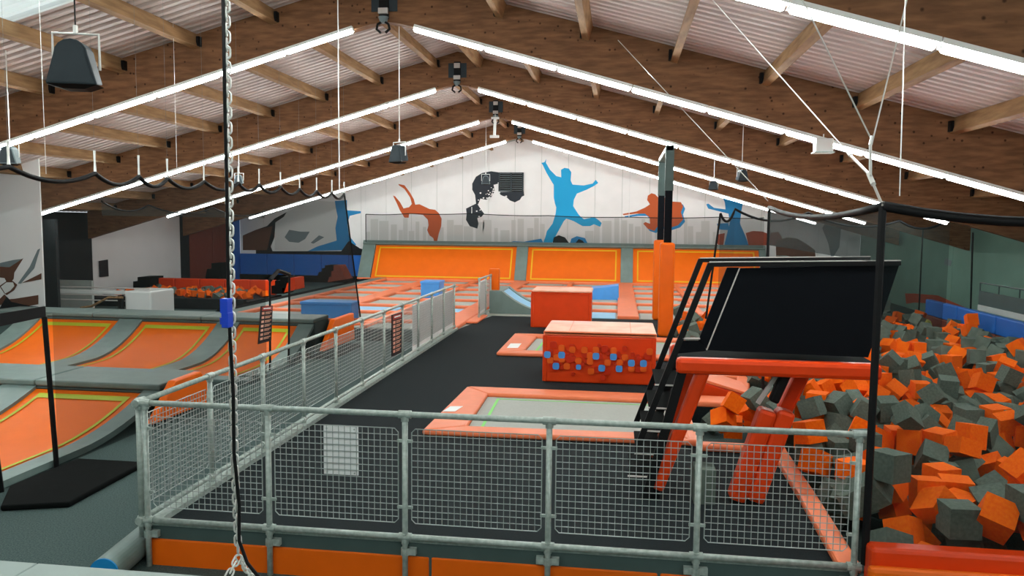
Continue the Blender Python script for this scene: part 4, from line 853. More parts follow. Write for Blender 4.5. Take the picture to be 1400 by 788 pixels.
348,1979,-1,76,130,88,7,375,1969,23,67,-3,-1,4,414,1974,15,-50,116,3,3,456,1946,23,-20,-104,127,5,526,1980,20,-46,133,-113,6,549,1977,20,65,7,122,3,681,1972,20,102,115,-15,1,160,2006,22,139,-111,-44,6,190,2008,-1,119,135,-2,0,220,1991,2,80,33,-103,0,284,2008,22,148,177,149,0,357,2008,24,-63,-97,-93,0,
381,2007,24,-43,57,3,0,405,2006,24,-68,156,19,7,494,2008,22,-90,142,-167,2,517,2008,25,-104,110,103,5,546,2006,15,175,163,-100,7,610,2007,21,68,105,106,6,675,2002,19,-120,0,-122,0,721,2005,24,113,-66,45,2,234,596,10,135,95,-85,5,258,608,43,-46,-90,-131,2,281,603,47,28,49,89,1,313,596,38,81,45,157,3,
358,596,22,-60,50,-60,7,392,615,15,18,157,70,1,429,601,23,0,-1,-178,4,453,600,45,25,-90,66,0,479,598,48,64,54,141,4,520,596,33,177,-116,-137,0,556,595,48,151,-99,-62,4,579,597,42,83,0,92,1,603,597,42,114,153,-156,4,639,596,24,-148,79,-46,1,667,597,39,87,58,-31,6,715,592,45,74,134,-179,6,
210,657,45,130,18,-112,0,271,639,43,6,177,130,7,324,637,44,-30,119,132,5,354,623,-15,22,83,20,5,381,616,-2,-11,13,-22,6,451,625,45,83,82,84,7,479,632,47,42,-90,94,3,507,635,43,162,-131,177,3,555,624,38,-106,49,-13,7,603,621,43,97,-75,-4,1,631,620,23,-88,130,115,6,671,622,24,180,0,67,1,
723,621,-7,-99,-53,21,3,252,654,46,90,-84,88,5,278,665,45,-56,90,114,3,311,685,1,-156,-1,-97,0,330,668,41,2,-141,-118,5,358,646,45,53,-69,22,1,428,698,-1,41,80,145,6,446,661,40,131,153,166,2,477,663,40,90,0,-13,0,500,670,-11,168,-170,37,2,529,690,-4,40,-170,-12,1,553,659,42,-2,2,138,7,
632,647,23,85,127,-31,5,651,641,4,-97,8,-115,2,689,676,0,31,-102,-75,7,727,643,12,-69,119,5,3,240,706,37,105,-88,-51,0,277,691,46,8,90,28,5,316,708,-12,23,27,97,5,317,710,12,160,-37,92,6,355,691,43,91,79,-9,4,382,690,38,-79,136,-160,7,455,686,20,-53,118,-99,1,481,713,37,-73,-74,56,2,
503,708,1,42,38,-118,1,534,720,-1,-151,12,148,0,585,670,16,-168,107,172,0,637,685,36,110,-39,-21,6,664,692,17,159,54,70,2,692,681,22,2,-168,98,5,746,699,8,-32,-20,-169,5,236,734,45,109,-133,-86,7,266,732,7,32,-4,-69,0,344,722,15,-142,-28,-130,6,364,716,29,37,-138,117,3,398,717,46,44,-85,-35,5,
417,741,47,-151,159,14,2,444,736,31,-90,0,-104,1,467,733,18,-130,159,131,5,493,729,23,0,15,173,4,542,741,42,8,21,139,5,595,746,12,-12,31,-96,4,619,748,12,63,-120,-173,3,641,741,32,51,-130,121,0,697,733,-15,89,67,-155,4,716,739,-5,153,-120,91,4,742,739,42,51,-141,-32,5,207,778,-6,-84,-134,140,6,
250,759,35,-142,-4,-25,0,283,763,11,135,54,-75,3,370,748,7,154,-165,-129,6,413,766,44,-180,0,2,5,442,760,43,21,-1,-102,2,476,761,40,-81,12,-160,5,501,753,44,24,-71,-128,2,567,735,15,-5,-152,121,1,641,773,48,19,-133,-84,4,666,766,48,-155,-145,-122,5,713,761,39,81,138,-10,0,732,766,22,62,90,-116,6,
232,784,8,87,-156,96,3,257,781,-7,125,94,-103,0,278,806,7,26,-1,21,5,311,800,34,-160,-151,-115,2,338,798,47,16,-163,13,7,388,777,-1,-136,13,41,1,414,794,43,-37,33,-57,3,452,786,19,112,-110,23,4,468,807,20,-117,-137,176,2,503,793,49,66,-42,166,7,562,783,1,-73,29,115,4,607,767,28,15,-159,-73,2,
640,799,23,34,-49,135,0,690,790,20,-82,-49,176,2,233,802,19,-58,69,23,6,254,820,42,90,0,104,4,272,840,36,-138,55,-111,1,300,829,44,-177,91,-115,5,328,827,44,59,85,3,1,380,831,17,29,15,-118,1,401,817,-1,156,-86,124,5,423,832,25,66,-141,-50,0,445,844,46,-4,-69,42,4,491,823,43,-20,-123,-7,6,
540,843,-2,-58,-131,-168,4,554,790,29,88,-64,-105,5,585,804,18,63,-35,0,1,614,841,8,19,-17,-131,5,677,835,44,90,0,-95,4,707,836,44,-3,-3,-15,0,746,815,43,-151,150,40,1,213,882,0,-176,170,-86,4,228,861,22,124,87,-55,2,265,871,40,-47,61,-152,1,298,855,38,51,-90,39,3,350,874,23,37,89,89,5,
370,856,44,40,100,58,5,392,872,44,-88,63,51,6,447,902,36,0,0,159,3,446,869,42,15,107,-158,7,486,858,16,47,-7,18,6,570,845,-10,-36,-115,29,5,611,877,23,-33,90,43,5,681,861,39,-158,-41,-101,4,729,864,-3,-82,149,169,3,746,845,15,150,123,-136,2,255,936,13,48,-40,166,4,290,884,15,-55,69,36,5,
321,880,4,-82,-79,-133,2,348,903,40,138,-170,78,6,374,892,40,-34,18,-28,0,426,903,47,-72,-168,-174,7,473,893,46,-4,-88,75,3,541,896,1,174,-66,-58,2,561,906,18,-170,-178,151,7,616,912,40,-175,59,-100,6,638,909,45,84,-75,81,6,688,888,7,64,-136,22,7,721,894,38,-116,-117,126,7,301,910,9,8,-162,172,6,
327,923,45,46,-179,67,6,350,925,45,58,-46,54,6,367,945,36,66,38,132,7,450,927,43,180,0,86,2,474,918,38,-29,81,28,2,510,932,36,-38,97,-134,0,523,884,23,-14,-48,-18,3,555,927,45,124,89,30,3,621,934,48,-45,65,148,4,643,939,47,-9,90,0,6,689,913,13,127,-40,-40,2,702,921,-8,-94,-116,178,7,
212,974,42,67,-70,-148,5,234,958,44,95,155,-34,0,263,952,28,97,-164,22,4,317,950,48,-159,-103,69,4,339,952,45,160,19,43,3,360,969,31,-47,-103,172,7,410,958,40,0,180,-77,2,436,951,44,-19,-85,-148,3,463,960,40,7,-51,-129,2,498,967,45,-130,-88,-69,3,551,962,47,140,154,136,0,575,955,48,-1,-5,85,1,
617,961,35,149,-166,-3,5,647,964,47,83,0,101,3,691,960,45,5,52,-84,1,146,984,40,59,-14,-88,5,248,989,45,180,0,64,1,268,972,46,-11,122,-164,2,300,976,39,165,82,39,5,320,1013,32,-113,28,-7,6,359,1045,20,-69,98,-108,2,385,1021,-3,-37,-68,12,0,410,984,22,44,-156,-26,3,501,1001,25,141,37,-44,3,
545,1003,44,-35,90,-23,4,567,987,44,-175,56,52,4,613,982,31,-102,6,93,7,636,984,44,-75,-90,86,5,675,986,44,-180,0,-54,7,705,985,48,-22,-90,-109,5,735,975,42,180,2,-85,4,177,1009,41,-144,-4,-72,4,255,1018,23,64,-96,-5,1,276,997,38,5,116,-88,6,296,1006,42,-87,25,-81,6,331,1037,43,42,28,-18,1,
356,1047,-12,62,-80,-49,4,393,1047,22,66,153,60,0,424,1005,33,-162,95,-171,6,498,1026,-9,62,43,67,1,538,1026,43,-133,-143,-75,0,565,1027,22,112,-32,111,2,584,1006,40,167,29,55,7,605,1003,45,-164,83,78,2,631,1007,40,-13,-160,65,2,676,1010,49,-126,-151,-72,6,702,1013,45,-151,56,-80,1,728,1004,36,-69,-27,-17,1,
210,1025,37,-11,-145,0,5,232,1063,47,-98,-110,-132,2,262,1050,14,107,81,164,2,313,1059,49,14,134,-51,1,331,1086,36,78,39,76,7,353,1073,25,140,-152,-175,4,436,1024,36,64,-4,-127,2,461,1030,5,-58,57,23,6,529,1047,37,41,-33,72,6,559,1059,45,-47,-85,-69,7,584,1054,47,-106,172,51,0,603,1032,23,146,80,-147,0,
628,1030,31,84,78,-86,4,656,1031,37,37,106,124,3,725,1033,42,-75,-160,-62,4,176,1083,-3,3,-4,-80,6,244,1100,43,130,-150,-35,2,281,1096,38,-137,113,172,1,312,1101,17,38,-169,155,7,338,1114,47,180,-1,-10,3,373,1098,38,-150,-48,-68,1,406,1092,44,90,0,-94,5,417,1063,24,0,0,-133,2,454,1049,27,-129,-49,-156,6,
503,1075,-7,33,-69,48,4,547,1086,36,50,-157,-28,1,576,1099,2,-153,62,28,2,601,1062,19,-150,162,123,6,630,1061,20,-174,-116,-37,2,698,1050,36,121,179,-112,1,712,1078,30,173,110,146,5,733,1105,19,-136,-152,-113,0,198,1110,-4,-49,139,-42,6,252,1130,24,-86,-170,-12,3,279,1122,43,-54,47,131,2,305,1124,44,-134,16,152,5,
345,1141,45,-135,11,-145,0,364,1126,47,-176,99,118,3,400,1120,35,28,-73,-9,7,428,1120,1,-72,144,-122,4,460,1097,16,64,31,98,4,535,1119,16,-57,-135,-92,4,565,1119,17,12,-64,111,0,617,1128,13,103,180,-111,5,680,1082,25,177,13,-77,2,723,1148,12,-62,49,152,2,278,1146,47,160,-117,26,0,303,1156,45,-155,-90,-44,2,
327,1164,46,109,-96,119,3,369,1157,47,-128,137,-27,0,413,1144,23,-67,-155,-93,6,451,1120,45,-2,170,77,2,480,1174,21,-65,64,105,4,511,1157,43,66,-162,94,3,569,1147,24,44,0,-143,0,614,1155,18,64,118,-1,4,645,1129,20,112,-69,162,6,663,1167,0,-146,-68,79,1,695,1164,-17,103,-22,48,3,304,1193,47,174,-107,-134,0,
329,1187,47,-1,78,0,5,384,1191,46,-41,-85,21,3,430,1179,1,-80,-55,-163,0,457,1168,-3,13,-14,85,3,480,1204,27,151,-162,-96,5,509,1184,45,-159,64,-54,1,565,1195,-1,63,-20,110,1,599,1187,20,-162,52,-143,1,640,1183,45,0,-80,10,6,674,1200,14,-150,-128,-41,5,707,1174,11,-36,120,-50,4,746,1189,44,180,131,97,4,
229,1242,46,-63,133,-148,5,256,1225,47,-170,-2,-69,3,281,1224,43,-126,-11,-135,0,307,1216,44,88,0,101,5,330,1212,41,83,-1,107,7,371,1227,43,66,90,72,6,413,1220,16,120,48,122,5,457,1202,-11,-142,152,42,6,486,1235,42,-33,-43,124,6,511,1213,44,162,-4,-40,7,532,1235,15,-125,47,175,7,573,1215,45,-23,177,94,2,
628,1215,41,0,121,50,1,643,1236,36,129,122,55,7,682,1252,3,-49,54,137,0,696,1223,22,136,124,-109,2,240,1246,24,134,40,-125,6,260,1274,0,13,15,-147,3,303,1246,47,100,90,6,6,333,1271,19,146,63,-46,5,357,1251,22,86,-40,-152,2,395,1257,44,-178,-4,-13,5,460,1233,21,66,143,30,0,484,1260,23,-77,138,-95,3,
506,1248,0,71,-142,93,1,538,1263,10,32,-117,-122,6,583,1267,28,-78,95,-158,1,605,1277,-12,-50,-1,-105,3,660,1268,-2,64,149,-171,2,665,1309,32,-124,-149,-81,0,708,1245,47,-130,-19,126,3,746,1258,48,-99,126,152,3,226,1281,16,-61,-136,-112,0,271,1298,40,0,0,-3,6,306,1271,37,-88,-111,150,5,344,1290,45,-88,116,-46,6,
372,1273,45,-13,-113,42,1,409,1282,44,40,-144,-91,4,438,1274,45,-38,90,50,6,488,1300,11,-19,-37,21,0,519,1301,6,-159,124,153,1,528,1278,-17,37,59,-55,1,573,1292,38,22,-90,106,6,608,1301,22,-8,-54,-170,0,630,1312,22,132,-74,49,7,718,1271,24,153,-40,-89,2,229,1327,2,-2,89,-92,0,275,1321,45,108,-90,-22,0,
301,1326,46,-46,-85,133,4,384,1296,24,-179,-6,78,1,436,1306,24,150,-152,98,3,480,1331,43,164,-51,-62,3,504,1329,45,-50,54,22,6,537,1327,45,2,-1,-149,5,582,1333,2,25,-20,-21,0,611,1337,33,0,0,87,0,636,1338,35,174,140,158,7,666,1332,41,-103,163,-97,7,703,1341,18,-103,-13,-17,6,737,1314,-3,-123,-40,97,3,
265,1341,40,140,-163,4,6,311,1347,48,-104,68,39,5,340,1336,44,48,102,-83,5,373,1338,44,28,-105,121,0,409,1359,23,-41,136,87,6,446,1331,42,-8,-13,133,5,464,1350,41,0,-180,-61,3,522,1350,25,89,136,0,3,534,1349,2,81,163,77,4,570,1361,8,-93,-98,162,4,593,1370,48,-175,0,171,2,624,1365,41,-12,-15,3,3,
679,1356,35,31,-123,55,5,704,1365,26,32,115,127,0,729,1365,41,-125,-162,10,4,266,1362,40,103,-164,-70,3,317,1379,44,-106,-45,136,0,343,1364,43,49,-67,157,6,390,1360,33,-110,-44,70,7,425,1391,7,113,179,140,1,427,1361,15,-51,6,108,4,481,1378,4,-19,-46,-168,3,506,1375,11,-67,-118,-140,2,549,1412,29,123,176,-90,3,
577,1399,44,42,162,136,5,609,1412,32,-48,29,-90,0,638,1405,33,146,31,74,6,678,1395,45,161,91,48,2,702,1390,45,0,169,-165,3,747,1394,44,101,-90,-11,5,266,1409,-3,150,44,81,4,291,1430,36,78,3,123,4,323,1402,45,-43,118,-169,6,340,1389,34,68,120,-131,7,371,1392,27,-90,-29,88,1,392,1416,40,-142,-149,17,7,
431,1426,12,19,-30,5,2,457,1425,21,174,-162,-122,2,524,1431,31,-83,27,101,3,546,1433,18,30,-112,102,3,601,1431,6,140,20,86,0,650,1439,42,52,134,29,2,680,1420,36,72,-118,-133,0,700,1413,45,-1,176,34,7,261,1456,37,-112,57,162,2,288,1457,24,150,-175,-62,3,332,1433,13,60,-88,-21,6,352,1467,2,-144,-32,-154,7,
386,1442,47,47,-90,69,3,426,1466,44,-27,163,-68,1,455,1458,44,68,-31,168,4,483,1458,46,-82,-58,-142,5,507,1457,45,-109,170,142,7,531,1459,45,62,94,76,3,570,1459,37,97,177,65,2,673,1457,45,-113,106,-137,6,698,1443,38,-71,128,71,0,724,1442,42,-150,-154,-178,2,224,1476,69,-65,-3,119,0,247,1481,45,74,57,24,2,
286,1484,39,3,90,-153,1,329,1510,24,26,147,-12,3,359,1461,25,180,-19,-136,7,399,1489,29,-126,161,150,2,446,1486,45,6,-179,-33,1,481,1484,43,30,-113,147,2,506,1481,44,147,-57,172,7,530,1483,43,-35,-61,144,3,637,1495,32,-117,-100,-40,5,658,1496,28,152,-77,30,6,680,1490,41,28,90,31,4,719,1467,22,-62,7,-15,1,
240,1508,29,-145,18,-39,6,272,1504,40,-113,153,34,0,291,1523,25,148,175,-152,3,350,1490,31,81,-160,41,0,376,1517,40,56,47,126,1,408,1514,19,173,78,75,4,455,1529,24,-113,145,-165,1,485,1512,44,0,-180,39,7,494,1544,35,161,12,26,5,526,1546,26,30,-29,-121,1,580,1511,44,90,0,-8,4,611,1515,40,0,-180,21,7,
643,1521,47,28,90,-86,0,688,1518,44,-15,21,16,6,714,1518,48,-167,-121,-84,0,738,1511,44,-112,100,50,5,285,1578,15,12,90,-109,3,305,1557,23,-8,178,-74,3,316,1555,48,-99,-93,174,7,349,1542,46,-12,-133,151,4,393,1545,25,-4,-11,-1,2,505,1565,23,-14,-108,-6,3,546,1576,44,-134,-169,123,0,575,1586,8,54,-76,63,7,
603,1539,38,-161,149,-121,0,649,1543,42,-5,-40,-77,7,683,1539,46,-90,0,-64,4,709,1542,46,84,85,-94,4,257,1613,4,110,-24,-160,7,257,1587,-3,150,-54,-157,7,279,1608,37,-17,73,-39,0,301,1589,44,125,174,-68,5,333,1574,42,-118,180,77,7,372,1572,44,9,51,-41,1,422,1563,15,78,23,167,4,450,1551,42,13,-169,102,1,
473,1555,23,121,-119,138,5,513,1589,41,90,0,178,2,542,1592,19,0,-180,-5,4,615,1592,15,-5,25,-11,0,629,1555,42,-163,53,61,5,669,1571,33,18,37,79,5,708,1584,41,79,16,-16,5,746,1563,24,53,-44,-47,7,263,1636,-11,-169,16,-55,4,305,1632,46,52,121,84,0,331,1609,45,22,-25,103,5,350,1599,40,-175,68,-95,6,
375,1598,45,-108,-157,-124,0,411,1610,42,-11,125,110,3,427,1586,16,-144,81,171,3,487,1612,22,0,0,112,2,512,1614,45,0,-180,-4,2,536,1615,45,70,100,106,1,590,1618,-18,42,-8,-122,2,618,1644,-5,-12,-1,61,3,646,1619,-11,0,-1,29,6,659,1617,8,110,-13,-120,6,722,1613,23,-19,99,107,3,228,1646,-4,-90,131,-118,4,
251,1641,12,110,-3,-85,4,312,1652,15,11,45,-2,4,354,1625,19,-19,-69,-84,1,380,1644,18,79,-59,-52,4,417,1639,47,-143,58,-53,3,435,1609,28,-177,-100,-79,1,460,1616,19,-106,-12,-52,7,533,1657,16,-61,151,120,5,598,1656,18,-90,17,-45,3,620,1673,15,115,-93,160,2,651,1658,38,-180,0,2,2,679,1657,23,139,-18,-170,2,
714,1649,47,-85,32,34,2,165,1719,17,-158,17,14,6,238,1701,43,64,-90,101,1,258,1678,44,0,180,-85,4,305,1677,21,71,1,87,2,334,1690,14,-62,147,45,7,369,1690,38,-167,-156,140,0,394,1656,47,148,10,104,3,462,1678,6,-168,-1,-5,4,495,1689,6,-41,178,52,2,528,1687,45,113,-44,12,7,554,1682,39,-145,-150,166,4,
581,1685,43,74,-120,64,6,606,1696,36,-10,75,-138,6,644,1680,45,10,-90,-5,4,675,1682,43,-116,163,41,5,701,1676,30,-89,126,14,4,224,1738,23,-138,-167,155,1,252,1722,32,97,18,154,5,282,1726,1,-81,11,152,3,312,1702,42,-82,-13,-142,7,334,1716,45,125,85,-51,3,359,1716,46,95,90,1,5,389,1715,45,-87,-4,149,2,
459,1711,23,-130,24,162,5,501,1709,37,-86,128,59,6,525,1713,49,152,-73,-72,3,552,1710,31,89,-1,-140,6,578,1711,44,148,-70,41,6,602,1721,36,-162,139,88,3,656,1708,36,-69,106,10,1,682,1708,43,161,-147,-89,7,702,1704,42,90,0,-9,4,252,1747,42,-47,-122,114,5,284,1767,46,112,101,175,6,303,1753,25,18,100,-154,6,
325,1744,40,152,89,-9,0,377,1752,36,-2,-165,-30,6,417,1727,23,91,-5,147,3,434,1730,-3,-4,-176,1,1,461,1735,1,173,-119,-145,4,512,1738,34,13,-48,-77,3,540,1730,21,-121,42,-59,7,564,1734,23,-47,-161,-7,5,618,1744,31,-103,22,13,0,645,1731,45,-105,-120,112,4,671,1731,4,76,-1,101,0,723,1729,46,-4,14,-82,5,
201,1777,-2,-78,27,-100,7,237,1777,28,1,179,33,6,272,1801,-15,-34,-46,-65,7,313,1777,37,0,0,71,5,343,1771,45,-34,90,-139,0,377,1780,45,90,0,-25,0,422,1799,4,79,-154,16,3,455,1788,0,-23,-70,-50,7,426,1756,4,-57,-81,153,1,522,1764,19,92,-48,45,3,552,1762,14,-19,6,17,6,576,1762,1,-7,88,64,2,
624,1771,12,-11,148,-47,7,671,1759,-10,-29,141,64,0,694,1745,11,43,57,-25,0,724,1754,41,-50,-109,-52,6,747,1744,42,-124,-26,-154,4,155,1826,-5,32,-68,148,3,172,1792,26,-165,67,16,2,227,1786,44,-129,177,-148,6,244,1798,2,83,1,109,7,356,1802,43,4,75,-90,3,406,1780,25,-169,-38,-58,5,409,1832,41,-127,-80,-116,3,
462,1820,26,136,-27,55,6,478,1784,34,-36,-4,-171,7,502,1793,-3,-69,-173,-63,1,528,1805,9,7,157,28,0,585,1788,23,133,-164,65,3,633,1794,30,-76,41,-89,5,652,1782,17,-175,54,-6,4,692,1769,6,65,105,-148,4,719,1778,44,30,-17,68,3,747,1772,33,54,44,-4,6,152,1854,12,15,-121,-97,6,222,1824,8,-131,133,-116,1,
267,1812,4,9,-30,-133,6,299,1816,11,100,24,177,1,357,1840,38,73,-163,-108,6,382,1839,40,28,-90,73,3,435,1825,18,69,-42,-170,7,485,1832,25,96,5,35,5,503,1800,23,-113,0,99,4,530,1855,22,-92,163,29,0,572,1841,22,-103,-68,-75,3,603,1841,11,-93,-60,52,4,658,1801,28,-171,149,169,4,682,1797,25,69,-172,1,1,
707,1808,22,-116,-161,162,6,159,1831,28,96,-1,-27,4,212,1870,23,51,62,154,3,237,1876,48,137,-128,117,4,266,1858,-13,25,-137,55,1,330,1850,41,-110,-116,86,4,356,1863,45,-169,33,172,3,384,1868,48,-133,170,-68,3,417,1878,38,163,75,-131,0,441,1874,40,73,136,74,7,469,1871,33,19,0,85,7,505,1866,47,-24,90,-87,1,
532,1881,46,52,-105,93,5,573,1879,18,12,155,84,2,630,1855,22,65,57,117,0,654,1834,23,36,-44,-87,3,676,1861,51,21,18,45,0,700,1875,25,68,60,169,1,747,1845,44,159,-81,21,4,170,1918,37,-160,-99,174,5,195,1899,17,-62,-5,-39,7,231,1902,46,-35,-97,32,5,269,1881,21,28,135,159,0,319,1884,19,46,66,-136,4,
386,1890,3,-18,20,11,5,410,1903,25,-13,-158,-1,5,459,1897,42,73,-173,-24,7,499,1897,42,50,-20,-99,2,501,1921,21,-13,-144,159,0,547,1915,18,-81,72,-68,1,598,1912,23,-161,-88,54,3,638,1915,37,125,176,140,5,648,1879,27,101,-105,-165,5,687,1897,48,27,-95,119,4,722,1898,-3,142,-46,-79,3,222,1934,42,149,137,-55,3,
276,1952,45,-37,-126,113,3,330,1912,17,-17,56,-162,6,344,1928,40,-20,-145,-59,7,357,1892,4,69,-168,88,1,432,1922,37,-115,-157,72,3,459,1924,45,-107,-81,9,0,526,1946,18,83,69,-63,5,586,1952,23,150,-122,-36,1,614,1934,45,-156,-52,-22,0,636,1953,44,0,0,-8,4,661,1952,19,136,164,-16,0,714,1977,10,163,148,-20,5,
257,1987,-1,-56,143,71,0,294,1984,37,154,47,-131,1,319,1969,45,126,-15,95,7,348,1973,22,159,-31,-53,2,398,1956,24,97,-2,146,0,440,1977,27,-154,-30,-18,0,497,1978,0,41,35,-116,0,524,1980,40,-86,-4,37,6,553,1983,42,81,97,-26,6,577,1985,45,136,-82,-38,0,642,1984,49,158,-15,130,2,701,1989,35,-6,-26,88,4,
728,1977,-3,9,-31,180,7,151,2008,44,-9,151,-13,6,184,2006,23,-25,-17,2,3,205,1981,19,125,-61,37,0,260,2012,-8,-131,96,144,7,306,2008,-1,109,-25,-85,3,328,2007,16,-103,56,128,5,379,2008,48,0,99,90,5,430,2005,22,164,79,-108,1,458,2009,17,-98,150,6,1,494,2007,45,21,95,25,0,520,2007,50,18,-166,-110,4,
542,2009,38,-38,159,-162,6,572,2008,38,-105,-171,-4,2,614,2005,40,-34,-161,-91,1,647,2007,44,-132,73,75,0,685,2009,40,98,-18,-168,7,733,2005,45,-58,73,167,7,225,623,23,-52,-124,-92,7,303,602,60,0,-180,-85,4,633,598,47,99,-38,-138,1,703,619,14,91,-101,1,0,222,653,68,-158,94,59,2,249,631,45,-39,23,119,7,
293,635,46,-164,168,85,2,531,620,29,90,0,-91,1,233,684,43,-135,123,-180,5,295,712,-8,-113,-84,-38,6,332,666,65,168,46,180,1,386,640,-3,-86,-154,-19,3,675,648,38,75,105,-29,0,734,671,27,135,6,17,4,216,723,42,0,0,-148,7,393,661,22,-41,12,-31,1,448,711,43,-101,-81,107,3,604,712,17,-126,-127,-144,4,
322,749,8,90,135,118,5,659,709,40,118,93,35,4,347,745,22,-55,165,102,4,455,788,43,102,3,158,3,656,769,69,0,0,-179,7,717,788,20,9,-112,94,6,391,748,22,-84,14,-87,0,436,810,42,-23,-180,-54,2,609,800,18,79,71,-74,1,296,827,68,44,34,28,6,410,849,5,39,31,-153,7,499,827,63,-63,97,-24,4,
522,828,31,-31,-53,-121,1,203,836,46,107,105,131,3,438,875,64,-136,-32,-177,6,563,835,8,83,56,14,5,652,880,35,109,27,64,3,195,947,40,71,-162,-55,2,389,914,17,23,-126,127,4,524,871,-9,-156,-122,45,2,555,870,2,-52,83,71,1,486,939,48,126,-15,65,3,589,933,30,-124,-143,178,0,701,883,39,97,-11,-168,0,
722,932,-8,78,-154,102,6,292,952,45,8,-61,-19,2,332,982,36,-160,-11,38,4,525,972,42,94,-9,3,5,662,943,47,24,-90,-81,1,721,952,24,26,84,166,1,466,985,40,0,-5,-169,0,593,976,52,-161,84,-45,0,702,982,69,-79,50,-169,6,378,1070,12,-85,-119,116,7,402,1043,47,-132,166,-126,0,727,1029,63,-106,-51,155,2,
259,1075,40,-112,-125,-10,7,480,1009,2,-163,-77,-141,6,649,1020,57,76,-167,107,7,403,1122,53,-66,-76,110,4,700,1104,24,-77,-117,-175,2,300,1129,68,-149,77,-1,0,597,1102,11,-15,147,2,3,278,1146,70,-17,-24,154,3,488,1104,24,-160,63,148,0,667,1108,23,-9,-78,-111,5,259,1177,15,-163,-56,-25,4,250,1155,-1,124,58,135,2,
401,1197,64,117,-141,122,6,575,1173,23,62,152,1,6,616,1177,44,60,-120,111,5,228,1211,39,-119,56,-153,1,277,1198,47,25,-167,137,3,304,1225,66,106,2,164,2,374,1220,67,-64,160,-77,5,484,1214,47,-72,158,-3,6,729,1239,24,-86,89,91,7,271,1270,38,139,-1,-126,1,327,1238,44,38,-110,43,3,598,1245,19,102,94,-70,0,
649,1288,15,12,-12,-160,0,372,1283,68,79,117,46,0,469,1301,39,147,-144,-89,0,507,1275,-1,-53,-138,145,7,548,1289,0,167,126,-128,0,558,1311,19,-78,45,-86,6,602,1292,45,129,-64,-72,3,310,1305,46,62,177,113,5,353,1314,48,117,-7,-32,3,308,1353,70,53,-40,150,2,533,1374,6,-126,1,104,1,697,1325,37,-72,-52,-136,1,
569,1432,41,27,-170,0,2,626,1416,45,-49,-20,-122,6,744,1389,65,54,-173,-83,7,225,1382,18,32,-144,-156,1,281,1397,16,80,-45,-167,0,680,1419,59,177,-54,140,1,720,1417,46,-165,-162,-147,0,296,1464,47,97,90,30,0,451,1459,66,-101,41,-130,0,313,1442,30,87,-30,-135,3,481,1487,67,-40,-7,-103,4,526,1509,24,123,168,24,1,
556,1478,24,149,-24,-68,6,590,1483,21,94,15,135,4,657,1491,52,-119,-66,-16,2,702,1471,45,136,-76,-72,4,314,1532,22,-41,-108,65,1,553,1536,13,28,-39,-119,5,245,1543,25,-165,120,137,7,254,1565,4,74,-155,164,2,277,1548,16,-59,113,-64,0,252,1607,22,98,179,83,0,288,1601,64,-147,107,-123,4,516,1587,63,146,-148,94,4,
611,1616,-3,157,151,-121,0,721,1575,12,-9,-21,-86,1,231,1619,4,12,-67,104,7,302,1627,70,119,-63,-35,3,423,1617,62,51,108,66,3,454,1590,-1,-116,0,123,2,586,1629,8,-30,100,-42,1,639,1639,7,-69,-94,169,5,712,1619,44,-179,-54,38,4,284,1676,42,128,47,-9,2,283,1651,22,-7,177,-84,5,359,1661,30,-141,4,-77,5,
492,1661,-1,150,22,78,1,551,1637,-1,-90,0,-6,1,564,1658,6,-54,-45,-35,7,235,1665,13,157,8,92,7,339,1665,16,143,19,104,4,419,1683,13,110,-17,-91,0,533,1683,61,-95,-27,-116,6,709,1673,52,-3,120,91,3,281,1705,47,0,0,-3,3,725,1698,43,-38,-90,120,3,252,1744,64,91,-45,-156,1,279,1731,24,120,163,113,5,
433,1708,27,107,17,-37,5,646,1758,23,-13,-55,173,4,734,1727,68,-6,-114,-89,5,342,1770,68,0,-90,41,6,330,1802,40,-35,-8,-107,0,433,1776,15,-152,-156,151,2,424,1854,70,-23,60,118,6,573,1863,37,140,-151,-119,1,150,1800,19,-26,-22,0,1,196,1830,20,-108,-4,-59,1,438,1874,60,-73,14,122,6,519,1831,27,-134,-88,17,0,
179,1895,37,-132,23,-135,4,487,1930,45,-112,-159,9,3,661,1922,23,-30,-127,-72,2,707,1900,22,-17,37,-48,7,250,1946,46,-23,-94,-7,3,366,1944,24,67,88,-2,2,403,1929,28,107,-86,-15,0,478,1944,21,152,107,91,6,500,1952,21,53,115,-162,0,692,1950,4,-78,-176,-157,0,473,1976,-1,-1,1,85,4,610,1968,25,112,109,-165,2,
642,1989,72,-146,80,-129,2,461,2001,37,-18,-51,65,7]
def foam_list():
    out = []
    for i in range(0, len(FD), 7):
        x,y,z,a,b,c,k = FD[i:i+7]
        out.append((x/100, y/100, z/100, math.radians(a), math.radians(b), math.radians(c), k))
    return out
foam = foam_list()
sizes = [(.23,.23,.23),(.23,.23,.23),(.25,.21,.21),(.23,.23,.16)]
def visible_size(f): return (f[0]**2+f[1]**2+(f[2]-H)**2)**.5
def inframe(f):
    d = Vector(f[:3])-Vector((0,0,H)); w_ = d.dot(_f)
    return abs(d.dot(_r)/w_*F) < 715 and d.dot(_u)/w_*F > -410
foam.sort(key=visible_size)
